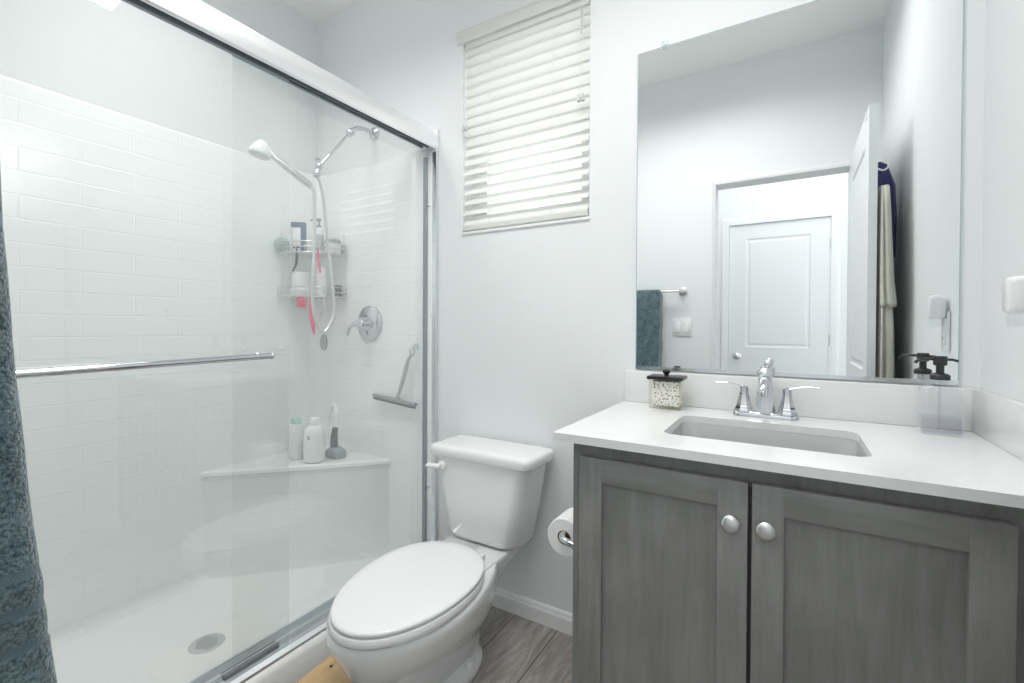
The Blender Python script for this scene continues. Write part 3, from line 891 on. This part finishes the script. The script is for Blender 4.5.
# corner seat
bm = BM()
uvl = bm.loops.layers.uv.new('UVMap')
A, B = V((-1.545, SYB+.001, 0)), V((SXL-.001, -.575, 0))
seat = [V((SXL+.02, SYB-.004, 0)), V((SXL+.004, SYB-.02, 0)), B]
k = 10
mid = (A+B)/2 + V((.012, -.012, 0))
for i in range(1, k):
    t = i/k
    seat.append(B*(1-t)**2 + mid*2*t*(1-t) + A*t*t)
seat.append(A)
cen = V((SXL+.10, SYB-.10, 0))
def rg(z, ins):
    out = []
    for p in seat:
        d = V((-.707, .707, 0))
        out.append(V((p.x + d.x*ins, p.y + d.y*ins, z)))
    return out
vr = loft(bm, [rg(PZ-.006, .0), rg(PZ+.01, .012), rg(.10, 0.012), rg(.45, .012), rg(.470, .010), rg(.478, 0), rg(.490, .002), rg(.4955, .012), rg(.4945, .03)])
for f in bm.faces:
    for l in f.loops: l[uvl].uv = ((l.vert.co.x + l.vert.co.y)*.707, l.vert.co.z-.0145)
link('corner_seat', bm, 'surround', sh, smooth=True, angle=50)
# pan with curb
bm = BM()
CXF = -1.262
prf = [(CXF, 0), (CXF-.002, .095), (CXF-.012, .112), (CXF-.022, .1155), (-1.375, .1155), (-1.395, .108), (-1.42, .070), (-1.45, PZ), (SXL+.03, PZ-.004), (SXL-.01, PZ+.01), (SXL-.015, 0)]
loft(bm, [[V((x, y, z)) for x, z in prf] for y in (SYB+.012, SYF-.012)])
link('shower_pan', bm, 'pan', sh, smooth=True, angle=50)
bm = BM()
lathe(bm, [(0, 0), (.052, 0), (.052, .003), (.046, .0045), (0, .004)], (-1.63, -.752, PZ-.003), (0, 0, 1), 36)
dr = link('drain', bm, 'alu', sh, smooth=True)
bm = BM()
for i in range(-3, 4):
    box(bm, (-1.63+i*.011-.0025, -.752-.034+abs(i)*.006, PZ+.0008), (-1.63+i*.011+.0025, -.752+.034-abs(i)*.006, PZ+.0018))
link('drain_slots', bm, 'jamb_grey', dr)

# enclosure frame
fr = thing('shower_door_frame', (GX, -.75, .1155), 'bright metal header, track and side jambs of the shower door', 'shower frame')
HZ0, HZ1 = 1.851, 1.937
y0, y1 = YF+.004, -.004
bm = BM()
hp = [(-1.292, HZ0), (-1.287, HZ0+.006), (-1.286, HZ0+.03), (-1.289, HZ0+.052), (-1.297, HZ0+.068), (-1.312, HZ1), (-1.368, HZ1), (-1.383, HZ0+.068), (-1.391, HZ0+.052), (-1.3935, HZ0+.046), (-1.389, HZ0+.044),
      (-1.386, HZ0+.044), (-1.386, HZ0+.046), (-1.36, HZ0+.040), (-1.295, HZ0+.04), (-1.295, HZ0)]
loft(bm, [[V((x, y, z)) for x, z in hp] for y in (y0, y1)])
link('header', bm, 'alu_white', fr, smooth=True, angle=35)
bm = BM()
for x in (-1.338,): box(bm, (x-.002, y0+.005, HZ0+.014), (x+.002, y1-.005, HZ0+.039))
box(bm, (-1.376, y0+.005, HZ0+.032), (-1.297, y1-.005, HZ0+.0395))
link('roller_channel', bm, 'dark_track', fr)
bm = BM(); box(bm, (-1.394, -.0135, HZ0-.010), (-1.286, -.0005, HZ1+.002), .006)
box(bm, (-1.394, YF+.0005, HZ0-.010), (-1.286, YF+.0135, HZ1+.002), .006)
link('header_end_cap', bm, 'vinyl', fr, smooth=True)
for (ya, yb) in ((-.0175, -.0005), (YF+.0005, YF+.0175)):
    bm = BM()
    box(bm, (-1.368, min(ya, yb), .117), (-1.288, max(ya, yb), HZ0-.011), .002)
    jb = link('jamb', bm, 'alu', fr, smooth=True)
    bm = BM()
    s = -1 if ya > -.1 else 1
    e = ya if s == -1 else yb
    box(bm, (-1.350, min(e, e+s*.012), .125), (-1.333, max(e, e+s*.012), HZ0-.03))
    link('bumper_strip', bm, 'jamb_grey', jb)
bm = BM()
tpf = [(-1.386, .1157), (-1.386, .135), (-1.382, .137), (-1.378, .135), (-1.378, .122), (-1.341, .122), (-1.341, .131), (-1.337, .131), (-1.337, .122), (-1.300, .122), (-1.300, .128), (-1.294, .130), (-1.281, .122), (-1.279, .1157)]
loft(bm, [[V((x, y, z)) for x, z in tpf] for y in (y0+.001, y1-.0005)])
link('bottom_track', bm, 'alu', fr)
bm = BM(); box(bm, (-1.352, -.85, .1225), (-1.326, -.69, .1305), .003)
link('door_guide', bm, 'rubber', fr, smooth=True)
for z in (.42, 1.62):
    bm = BM(); lathe(bm, [(.006, 0), (.007, .003), (.005, .007), (0, .008)], (-1.325, -.0178, z), (0, -1, 0), 16)
    link('bumper', bm, 'plastic', fr, smooth=True)

# sliding panels
def panel(x, ya, yb, zr, label):
    p = thing('sliding_glass_door', (x, (ya+yb)/2, .125), label, 'shower door', 'sliding shower doors')
    qbox('glass_pane', (x-.003, ya, .1235), (x+.003, yb, HZ0+.018), 'glass', p, .0012, 1, False)
    bm = BM(); box(bm, (x-.0055, ya+.002, zr), (x+.0055, yb-.002, HZ0+.028), .001)
    link('hanger_rail', bm, 'dark_track', p)
    bm = BM()
    for y in (ya+.09, yb-.09):
        lathe(bm, [(0, -.004), (.009, -.004), (.009, .004), (0, .004)], (x, y, HZ0+.028), (1, 0, 0), 20)
    link('roller', bm, 'vinyl', p, smooth=True)
    return p
pa = panel(-1.318, YF+.02, -.667, HZ0-.006, 'outer sliding glass shower door carrying the chrome towel bar')
pb = panel(-1.360, -.812, -.024, HZ0+.014, 'inner sliding glass shower door nearest the toilet, without a bar')
bm = BM()
bz, bxx = 1.006, -1.280
tube(bm, [(bxx, -1.33, bz-.006), (bxx, -.748, bz+.006)], .0085, 16)
for y, dz in ((-1.33, -.006), (-.748, .006)):
    lathe(bm, [(.0085, 0), (.0095, .001), (.0095, .007), (.006, .010), (0, .011)], (bxx, y, bz+dz), (0, 1 if y > -1 else -1, 0), 18)
tb = link('towel_bar', bm, 'chrome', pa, smooth=True, angle=50)
for y, dz in ((-1.31, -.0056), (-.765, .0056)):
    bm = BM(); lathe(bm, [(.010, 0), (.010, .004), (.0065, .007), (.0065, .030)], (-1.3148, y, bz+dz), (1, 0, 0), 18)
    link('bracket', bm, 'chrome', tb, smooth=True)

# shower arm with extension, and hand shower
XA = -1.68
ar = thing('shower_mount', (XA, SYB, 2.0), 'chrome shower arm with slim extension bar on the back wall', 'shower arm')
bm = BM(); lathe(bm, [(0, 0), (.030, 0), (.029, .006), (.018, .013), (.011, .016)], (XA, -.0006, 2.003), (0, -1, 0), 28)
link('escutcheon', bm, 'chrome', ar, smooth=True)
bm = BM(); tube(bm, smooth_path([(XA, -.010, 2.003), (XA, -.06, 2.004), (XA, -.105, 1.99), (XA, -.135, 1.965)], 5), .0105, 14)
link('pipe', bm, 'chrome', ar, smooth=True)
bm = BM(); lathe(bm, [(.010, -.018), (.016, -.014), (.018, 0), (.015, .014), (.010, .018)], (XA, -.138, 1.960), (0, -.72, -.69), 18)
tube(bm, [(XA-.020, -.138, 1.96), (XA+.020, -.138, 1.96)], .009, 12)
link('swivel_joint', bm, 'chrome', ar, smooth=True)
bm = BM(); tube(bm, [(XA, -.148, 1.948), (XA, -.293, 1.765)], .0068, 12)
link('extension_bar', bm, 'chrome', ar, smooth=True)
bm = BM()
lathe(bm, [(.0, -.022), (.013, -.021), (.015, -.010), (.0105, 0), (.013, .012), (.016, .026), (.012, .034), (0, .036)], (XA, -.302, 1.748), (0, -.25, -.97), 18)
lathe(bm, [(0, 0), (.006, 0), (.006, .016), (.015, .019), (.016, .024), (0, .026)], (XA, -.300, 1.768), (0, -.35, .94), 18)
link('holder_bracket', bm, 'chrome', ar, smooth=True)
hs = thing('hand_shower', (XA, -.33, 1.69), 'white and chrome hand shower on its hose inside the shower', 'hand shower')
H0, H1 = V((XA, -.333, 1.668)), V((-1.735, -.462, 1.760))
bm = BM()
tube(bm, [H0, H0.lerp(H1, .12), H0.lerp(H1, .3), H0.lerp(H1, .7), H0.lerp(H1, 1)], [.0105, .0135, .0150, .0140, .0115], 16)
link('handle', bm, 'satin', hs, smooth=True)
hc = V((-1.758, -.500, 1.775))
bm = BM()
ax = V((-.10, -.22, -.97)).normalized()
lathe(bm, [(0, -.040), (.016, -.036), (.026, -.022), (.036, 0), (.040, .012), (.039, .020), (.034, .022)], hc - ax*.002, ax, 32)
tube(bm, smooth_path([H1, H1.lerp(hc, .5)+V((0, 0, .012)), hc+V((0, 0, .016))], 4), [.012, .013, .016], 16)
link('shower_head', bm, 'plastic', hs, smooth=True, angle=60)
bm = BM(); lathe(bm, [(0, 0), (.033, 0), (.033, .003), (.028, .004), (0, .004)], hc + ax*.0195, ax, 32)
link('spray_face', bm, 'lightgrey', hs, smooth=True)
bm = BM()
hose = smooth_path([(XA, -.330, 1.664), (XA+.002, -.322, 1.63), (XA+.003, -.321, 1.45), (XA-.002, -.325, 1.22), (XA-.001, -.308, 1.11), (XA, -.277, 1.072), (XA, -.243, 1.11), (XA, -.223, 1.175), (XA, -.243, 1.36), (XA, -.264, 1.52), (XA, -.275, 1.62), (XA, -.292, 1.690), (XA, -.306, 1.716)], 8)
tube(bm, hose, .0072, 10)
link('hose', bm, 'satin', hs, smooth=True)

# valve
va = thing('shower_valve', (-1.685, SYB, 1.113), 'round chrome shower valve with a lever handle', 'shower valve')
bm = BM(); lathe(bm, [(0, 0), (.083, 0), (.082, .005), (.068, .012), (.040, .017), (.036, .018)], (-1.685, SYB-.0005, 1.113), (0, -1, 0), 40)
link('escutcheon', bm, 'chrome', va, smooth=True)
bm = BM(); lathe(bm, [(.034, .016), (.033, .030), (.026, .040), (.025, .058), (.020, .066), (0, .068)], (-1.685, SYB, 1.113), (0, -1, 0), 32)
hb = link('hub', bm, 'chrome', va, smooth=True)
bm = BM(); tube(bm, smooth_path([(-1.690, SYB-.058, 1.113), (-1.722, SYB-.068, 1.108), (-1.742, SYB-.074, 1.088), (-1.752, SYB-.076, 1.055)], 5), [.012, .010, .009, .0085, .006], 14)
link('lever', bm, 'chrome', va, smooth=True)

# squeegee and hook
yq = -.046
hk = thing('suction_hook', (-1.392, SYB, 1.005), 'small clear hook on the shower wall above the squeegee', 'hook')
bm = BM(); lathe(bm, [(0, 0), (.017, 0), (.013, .006), (.007, .010), (.006, .018), (0, .019)], (-1.395, SYB-.0005, 1.012), (0, -1, 0), 20)
link('suction_cup', bm, 'clear_hook', hk, smooth=True)
bm = BM(); tube(bm, smooth_path([(-1.395, SYB-.016, 1.012), (-1.395, yq-.004, 1.003), (-1.395, yq-.012, .996), (-1.395, yq-.016, 1.006)], 4), .0035, 8)
link('peg', bm, 'satin', hk, smooth=True)
sq = thing('squeegee', (-1.47, yq, .78), 'grey squeegee hanging blade down from the clear hook', 'squeegee')
bm = BM()
n = 20
tube(bm, [(-1.395+.012*math.cos(2*PI*i/n), yq, .990+.014*math.sin(2*PI*i/n)) for i in range(n+1)], .0035, 8)
tube(bm, smooth_path([(-1.398, yq, .977), (-1.418, yq, .955), (-1.436, yq, .90), (-1.456, yq, .845), (-1.474, yq, .800), (-1.480, yq, .782)], 5), [.006, .009, .0115, .012, .010, .0105, .013], 14, flat=.7)
link('handle', bm, 'lightgrey', sq, smooth=True)
bm = BM()
e0, e1 = V((-1.632, yq, .784)), V((-1.372, yq, .762))
dirv = (e1-e0).normalized(); nrm = V((-dirv.z, 0, dirv.x))
rot = Matrix((dirv, V((0, 1, 0)), nrm)).transposed()
for lo, hi, y0_, y1_, nm in ((-.006, .009, -.009, .009, 'head'),):
    box(bm, (0, y0_, lo), ((e1-e0).length, y1_, hi), .003)
for v in bm.verts: v.co = e0 + rot @ v.co
link('head', bm, 'grey_plastic', sq, smooth=True)
bm = BM(); box(bm, (0.002, -.002, -.017), ((e1-e0).length-.002, .002, -.005))
for v in bm.verts: v.co = e0 + rot @ v.co
link('blade', bm, 'rubber', sq)

# corner caddy: two quarter-round wire baskets
K = V((SXL+.012, SYB-.012, 0))
cd = thing('corner_caddy', (K.x+.1, K.y-.1, 1.24), 'chrome wire corner caddy with two shelves in the shower', 'shower caddy')
def qarc(r, z, n=14):
    pts = []
    for i in range(n+1):
        a = math.radians(-90 + 90*i/n)
        # straight-ish quarter curve from left wall to back wall
        pts.append(V((K.x + r*math.cos(a)**.8 if math.cos(a) > 0 else K.x, K.y - r*abs(math.sin(a))**.8, z)))
    return pts
RC = .215
for zb, zt in ((1.440, 1.490), (1.236, 1.282)):
    bm = BM()
    for z in (zb, (zb+zt)/2, zt):
        arc = qarc(RC, z)
        tube(bm, [V((K.x, K.y, z))]+arc[:1], .0022, 8); tube(bm, [V((K.x, K.y, z))]+arc[-1:], .0022, 8)
        tube(bm, arc, .0022, 8)
    A0 = qarc(RC, zb); A1 = qarc(RC, zt)
    for i in range(0, 15, 2): tube(bm, [A0[i], A1[i]], .0016, 6)
    for i in range(1, 10):
        d = RC*i/10
        # floor wires parallel to the left wall
        ylim = K.y - RC*(1-(d/RC)**2.2)**(1/2.2)
        tube(bm, [(K.x+d, K.y, zb), (K.x+d, ylim, zb)], .0016, 6)
    link('basket', bm, 'satin', cd, smooth=True)
for p in (V((K.x, K.y-RC+.02, 0)), V((K.x+RC-.02, K.y, 0))):
    bm = BM()
    tube(bm, [V((p.x, p.y, 1.236)), V((p.x, p.y, 1.545))], .0024, 8)
    link('upright', bm, 'satin', cd, smooth=True)

G = 'bottles on the corner caddy'
def lathe_thing(name, label, cat, loc, parts, group=None, n=24):
    o = thing(name, loc, label, cat, group)
    for pn, prof, m in parts:
        bm = BM(); lathe(bm, prof, loc, (0, 0, 1), n); link(pn, bm, m, o, smooth=True, angle=45)
    return o
zs = 1.4425
# upper shelf
o = lathe_thing('loofah', 'grey green mesh loofah at the left end of the upper caddy shelf', 'loofah', (K.x+.022, -.238, zs+.003),
    [('mesh', [(0, 0), (.018, .004), (.029, .018), (.033, .034), (.029, .05), (.018, .063), (0, .068)], 'loofah')])
o = thing('shampoo_bottle', (K.x+.075, -.135, zs), 'blue and white angular bottle on the upper caddy shelf', 'bottle', 'bottles on the corner caddy')
bx, by = K.x+.045, -.165
rot45 = Matrix.Rotation(math.radians(35), 3, 'Z')
def ebox(bm, cx, cy, w, d, z0, z1, bev, sk=0):
    vs = box(bm, (cx-w/2, cy-d/2, z0), (cx+w/2, cy+d/2, z1), bev, 2, rot45, (cx, cy, (z0+z1)/2))
bm = BM(); ebox(bm, bx, by, .055, .03, zs+.002, zs+.125, .006); link('body', bm, 'plastic', o, smooth=True)
bm = BM(); ebox(bm, bx+.016, by+.011, .018, .033, zs+.012, zs+.150, .004); ebox(bm, bx-.004, by-.003, .060, .032, zs+.126, zs+.150, .004); link('label_band', bm, 'blue_plastic', o, smooth=True)
o = lathe_thing('pump_bottle', 'slim white pump bottle at the middle of the upper caddy shelf', 'bottle', (K.x+.110, -.105, zs+.002),
    [('body', [(0, 0), (.020, 0), (.021, .003), (.021, .115), (.013, .125), (.010, .128)], 'plastic'),
     ('label', [(.0213, .02), (.0213, .092), (.021, .092), (.021, .02)], 'lightgrey'),
     ('pump', [(.0115, .126), (.0115, .138), (.004, .140), (.004, .158), (.010, .159), (.010, .170), (0, .171)], 'grey_plastic')], G)
bm = BM(); tube(bm, [V((K.x+.110, -.105, zs+.167)), V((K.x+.085, -.125, zs+.167)), V((K.x+.080, -.129, zs+.160))], .004, 8); link('nozzle', bm, 'grey_plastic', o)
o = lathe_thing('cream_jar', 'white jar with a dark lid at the right of the upper caddy shelf', 'jar', (K.x+.165, -.068, zs+.002),
    [('body', [(0, 0), (.033, 0), (.035, .004), (.035, .052)], 'plastic'), ('lid', [(.036, .050), (.036, .066), (.033, .069), (0, .069)], 'grey_plastic')])
o = thing('razor', (K.x+.05, -.2, 1.40), 'dark curved razor hanging below the upper caddy shelf', 'razor', 'razors hanging on the corner caddy')
kx, ky = K.x+.075, -.205
bm = BM(); tube(bm, smooth_path([(kx+.006, ky, 1.462), (kx+.010, ky, 1.43), (kx+.006, ky, 1.39), (kx-.012, ky-.006, 1.355)], 5), [.005, .006, .006, .0045], 10); link('handle', bm, 'rubber', o, smooth=True)
bm = BM(); box(bm, (kx-.014, ky-.006, 1.462), (kx+.026, ky+.006, 1.474), .003); link('head', bm, 'rubber', o, smooth=True)
o = thing('razor', (K.x+.14, -.12, 1.40), 'pink curved razor hanging below the upper caddy shelf', 'razor', 'razors hanging on the corner caddy')
kx, ky = K.x+.186, -.165
bm = BM(); tube(bm, smooth_path([(kx-.004, ky, 1.455), (kx-.002, ky, 1.42), (kx+.006, ky, 1.38), (kx+.014, ky, 1.345)], 5), [.004, .0055, .005, .006], 10); link('handle', bm, 'pink', o, smooth=True)
bm = BM(); box(bm, (kx-.020, ky-.005, 1.455), (kx+.014, ky+.005, 1.466), .003); link('head', bm, 'lightgrey', o, smooth=True)
# lower shelf
zl = 1.2385
o = lathe_thing('conditioner_bottle', 'stout white tub at the left of the lower caddy shelf', 'bottle', (K.x+.058, -.165, zl),
    [('body', [(0, 0), (.044, 0), (.046, .004), (.046, .034), (.041, .038), (.041, .105), (.036, .115), (0, .115)], 'plastic')], G)
o = lathe_thing('lotion_bottle', 'tall white tapered bottle at the middle of the lower caddy shelf', 'bottle', (K.x+.118, -.098, zl),
    [('body', [(0, 0), (.022, 0), (.027, .03), (.026, .08), (.019, .135), (.016, .14), (0, .14)], 'plastic')], G)
o = thing('hair_clip', (K.x+.185, -.05, zl), 'dark claw clips piled at the right end of the lower caddy shelf', 'hair clip')
bm = BM()
for i, z in enumerate((.004, .022, .040)):
    tube(bm, smooth_path([(K.x+.165, -.062, zl+z+.006), (K.x+.180, -.055, zl+z+.012), (K.x+.200, -.05, zl+z+.007)], 4), .0085, 10)
    for k in range(4): tube(bm, [(K.x+.168+.009*k, -.060+.003*k, zl+z+.008), (K.x+.170+.009*k, -.066+.003*k, zl+z-.001)], .002, 6)
link('clip_jaws', bm, 'rubber', o, smooth=True)
# hung below the lower shelf
o = thing('scrubber', (K.x+.09, -.2, 1.20), 'red bristled scrubber hanging under the lower caddy shelf', 'scrubber')
kx, ky = K.x+.108, -.200
bm = BM(); box(bm, (kx-.018, ky-.012, 1.186), (kx+.024, ky+.012, 1.222), .006); link('pad', bm, 'red', o, smooth=True)
bm = BM(); tube(bm, smooth_path([(kx-.028, ky, 1.226), (kx, ky, 1.233), (kx+.026, ky, 1.224), (kx+.032, ky, 1.186)], 4), .0055, 8); link('grip', bm, 'pink', o, smooth=True)
o = thing('pink_brush', (K.x+.13, -.2, 1.13), 'long bright pink body brush hanging beside the shower hose', 'brush')
kx, ky = K.x+.176, -.185
bm = BM(); tube(bm, smooth_path([(kx-.014, ky, 1.232), (kx-.012, ky, 1.20), (kx-.006, ky, 1.15), (kx+.003, ky, 1.095), (kx+.010, ky, 1.06)], 5), [.005, .009, .014, .013, .009, .004], 12, flat=.6); link('handle', bm, 'pink', o, smooth=True)
o = thing('hand_mirror', (K.x+.2, -.2, 1.02), 'small oval grey mirror on a hooked stem below the hose loop', 'hand mirror')
kx, ky = K.x+.205, -.150
bm = BM(); tube(bm, smooth_path([(kx+.004, ky, 1.236), (kx+.004, ky, 1.19), (kx+.002, ky, 1.172), (kx-.020, ky, 1.155), (kx-.026, ky, 1.13), (kx-.016, ky, 1.10), (kx+.002, ky, 1.085), (kx+.002, ky, 1.062)], 5), .0036, 8); link('stem', bm, 'satin', o, smooth=True)
bm = BM()
loft(bm, [[V((kx+.002+.024*s*math.cos(2*PI*i/28), ky+dy, 1.024+.038*s*math.sin(2*PI*i/28))) for i in range(28)] for s, dy in ((.9, .004), (1, .003), (1, -.003), (.9, -.004))])
link('oval_disc', bm, 'grey_plastic', o, smooth=True, angle=40)

# bottles on the corner seat
SZ = .4955
GS = 'bottles on the shower seat'
lathe_thing('shampoo_bottle', 'white bottle with a pale teal cap on the shower seat', 'bottle', (-1.925, -.235, SZ),
    [('body', [(0, 0), (.030, 0), (.033, .004), (.033, .150), (.030, .157), (.016, .160)], 'plastic'), ('cap', [(.022, .160), (.022, .182), (.020, .185), (0, .185)], 'teal_plastic')], GS)
o = lathe_thing('lotion_bottle', 'larger white bottle with rounded shoulder and black print on the shower seat', 'bottle', (-1.815, -.220, SZ),
    [('body', [(0, 0), (.038, 0), (.045, .006), (.046, .06), (.044, .12), (.037, .148), (.024, .160), (.018, .164)], 'plastic'), ('cap', [(.020, .164), (.020, .188), (.017, .193), (0, .194)], 'plastic')], GS)
def print_marks(o, cx, cy, r, z, rows):
    bm = BM()
    for k, (dz, a0, n_, w) in enumerate(rows):
        for i in range(n_):
            a = math.radians(a0 + i*w)
            c = V((cx+(r+.0003)*math.cos(a), cy+(r+.0003)*math.sin(a), z+dz))
            t = V((-math.sin(a), math.cos(a), 0))
            vs = [bm.verts.new(c + t*sx_*.0022 + V((0, 0, sz_*.0025))) for sx_, sz_ in ((-1, -1), (1, -1), (1, 1), (-1, 1))]
            bm.faces.new(vs)
    link('print', bm, 'black', o)
print_marks(o, -1.815, -.220, .0448, SZ+.118, [(0, -75, 2, 9), (-.010, -71, 2, 8)])
# spray scrubber behind: grey base, dark stem, white arched handle
o = thing('scrub_brush', (-1.79, -.135, SZ), 'grey based shower scrub brush with white arched handle on the seat', 'brush')
cx_, cy_ = -1.792, -.125
bm = BM()
loft(bm, [[V((cx_+p[0], cy_+p[1], SZ+z)) for p in rrect(-w, w, -d, d, .018, 5)] for z, w, d in ((0.0004, .044, .030), (.012, .046, .032), (.03, .044, .03), (.045, .030, .022))])
link('base', bm, 'grey_plastic', o, smooth=True, angle=50)
bm = BM(); tube(bm, smooth_path([(cx_-.012, cy_, SZ+.04), (cx_-.012, cy_, SZ+.09), (cx_-.006, cy_, SZ+.125), (cx_+.002, cy_, SZ+.15)], 4), [.018, .017, .014, .010], 14, flat=.8); link('stem', bm, 'rubber', o, smooth=True)
bm = BM(); tube(bm, smooth_path([(cx_+.004, cy_, SZ+.14), (cx_+.004, cy_, SZ+.20), (cx_-.006, cy_, SZ+.235), (cx_-.025, cy_, SZ+.235), (cx_-.045, cy_, SZ+.195), (cx_-.052, cy_, SZ+.14)], 5), [.013, .014, .009, .009, .009, .007], 12); link('handle', bm, 'plastic', o, smooth=True)

# ------------------------------------------------------------------ front wall: towel bar, towel, switch (in the mirror)
YB = -1.428
tbar = thing('towel_rail', (-.85, YF, 1.325), 'satin nickel towel rail on the wall beside the doorway', 'towel rail')
bm = BM(); tube(bm, [(-1.17, YB, 1.325), (-.572, YB, 1.325)], .0065, 14); link('bar', bm, 'satin', tbar, smooth=True)
for x in (-1.17, -.572):
    bm = BM(); lathe(bm, [(0, 0), (.026, 0), (.026, .006), (.018, .012), (.011, .018), (.011, .052), (.014, .060), (.013, .070), (0, .073)], (x, YF+.0005, 1.325), (0, 1, 0), 24)
    link('post', bm, 'satin', tbar, smooth=True)
tw = thing('bath_towel', (-.88, YB, .9), 'thick teal terry towel folded over the towel rail', 'towel')
# vertical cross section swept along z: rounded slab that thickens downward
def towel_ring(z, x0, x1, yb, yf, r=.016, seed=0):
    out = []
    for p in rrect(x0, x1, yb, yf, r, 6):
        out.append(V((p[0] + .0025*math.sin(40*z+seed), p[1] + .003*math.sin(p[0]*21+z*7), z)))
    return out
def yfront(z):
    return -1.386 + (1.21-z)*.074 if z < 1.21 else -1.386 - (z-1.21)*.05
zsq = [1.338, 1.330, 1.30, 1.25, 1.2] + [1.2-.04*i for i in range(1, 10)]
def band(z0, z1, wob):
    return [(z0, 0), (z0-.004, wob), ((z0+z1)/2, wob), (z1+.004, wob), (z1, 0)]
rings = []
for z in zsq:
    ins = .012 if z > 1.335 else (.004 if z > 1.325 else 0)
    rings.append(towel_ring(z, -1.09+ins, -.690-ins, -1.476+ins, yfront(z)-ins, .018))
bm = BM(); loft(bm, rings, True, True)
up = link('terry_body', bm, 'towel', tw, smooth=True, angle=80)
zb = zsq[-1]
# woven bands and terry bands alternate near the hem, then a terry hem
seq = [('flat_band', .011, -.0005, 'towel_band'), ('terry_band', .028, .0007, 'towel'), ('flat_band', .011, -.0005, 'towel_band'), ('terry_band', .030, .0007, 'towel'), ('flat_band', .011, -.0005, 'towel_band'), ('terry_hem', .34, .0007, 'towel')]
for nm, h, dz, m in seq:
    rs = []
    k = 6 if h < .1 else 14
    for i in range(k+1):
        z = zb - h*i/k
        bul = dz*(math.sin(PI*i/k)) if h < .1 else dz
        e = .002
        rs.append(towel_ring(z, -1.09-bul, -.690+bul+e*0, -1.476-bul*0, yfront(z)+bul, .018))
    bm = BM(); loft(bm, rs, True, True)
    link(nm, bm, m, tw, smooth=True, angle=80)
    zb -= h

sw = thing('light_switch', (-.57, YF, 1.105), 'white double rocker light switch beside the doorway', 'light switch')
bm = BM(); box(bm, (-.632, YF+.0005, 1.050), (-.520, YF+.006, 1.162), .003); link('cover_plate', bm, 'plastic', sw, smooth=True)
for x in (-.601, -.553):
    bm = BM(); box(bm, (x-.0165, YF+.005, 1.072), (x+.0165, YF+.0095, 1.140), .002, 2, Matrix.Rotation(math.radians(3), 3, 'X')); link('rocker', bm, 'vinyl', sw, smooth=True)

# ------------------------------------------------------------------ clothes behind the open door
hkx = .288
hk2 = thing('door_hook', (.30, -.84, 1.80), 'white over-door hook on the open bathroom door, seen in the mirror', 'hook')
bm = BM()
box(bm, (.2850, -.86, 1.72), (.2872, -.83, 1.985)); box(bm, (.253, -.86, 1.9815), (.2872, -.83, 1.984)); box(bm, (.253, -.86, 1.95), (.2552, -.83, 1.984))
tube(bm, smooth_path([(.291, -.845, 1.745), (.310, -.842, 1.735), (.324, -.84, 1.742), (.328, -.84, 1.762)], 4), .0035, 8)
link('strap', bm, 'vinyl', hk2, smooth=True, angle=40)
def garment(name, label, cat, material, spec, seed, loc, n=64):
    """spec: (z, x0, x1, y0, y1) boxes the cloth hangs in; folds ripple the outline"""
    rnd = random.Random(seed)
    ph = [rnd.random()*6.28 for _ in range(4)]
    rings = []
    for z, x0, x1, y0, y1, amp in spec:
        cx, cy = (x0+x1)/2, (y0+y1)/2; ring = []
        for i in range(n):
            a = 2*PI*i/n
            k = 1 + amp*(math.sin(7*a+ph[0]+z*2.0)*.5 + math.sin(12*a+ph[1]-z*1.5)*.35)
            ring.append(V((cx+(x1-x0)/2*math.copysign(abs(math.cos(a))**.7, math.cos(a))*min(1, k*.92), cy+(y1-y0)/2*math.copysign(abs(math.sin(a))**.8, math.sin(a))*k, z)))
        rings.append(ring)
    bm = BM(); loft(bm, rings)
    o = link(name, bm, material, None, smooth=True, angle=180)
    return o
root = thing('hanging_robe', (.315, -.80, 1.2), 'khaki robe hanging behind the open door, seen in the mirror', 'robe')
b_ = garment('robe_body', '', '', 'robe', [(1.662, .294, .305, -.86, -.79, 0), (1.655, .292, .326, -.88, -.76, .05), (1.58, .291, .328, -.89, -.745, .12), (1.42, .291, .334, -.90, -.735, .16), (1.28, .291, .340, -.92, -.73, .18), (1.20, .291, .348, -.93, -.72, .2), (1.185, .292, .346, -.93, -.722, .2)], 3, None)
b_.parent = root; b_.matrix_parent_inverse = Matrix.Translation(-root.location)
b_ = garment('robe_skirt', '', '', 'robe', [(1.22, .292, .338, -.90, -.745, .15), (1.10, .291, .342, -.92, -.74, .22), (.90, .291, .345, -.93, -.735, .25), (.62, .291, .348, -.94, -.73, .26), (.60, .293, .345, -.93, -.735, .26)], 9, None)
b_.parent = root; b_.matrix_parent_inverse = Matrix.Translation(-root.location)
b_ = garment('purple_top', '', '', 'purple', [(1.800, .292, .322, -.99, -.945, 0), (1.785, .290, .345, -1.01, -.94, .05), (1.70, .288, .372, -1.02, -.938, .08), (1.55, .288, .378, -1.03, -.936, .10), (1.42, .288, .376, -1.03, -.936, .12), (1.40, .289, .374, -1.02, -.94, .12)], 5, None)
tag(b_, 'dark purple garment hanging behind the khaki robe, seen in the mirror', 'garment')
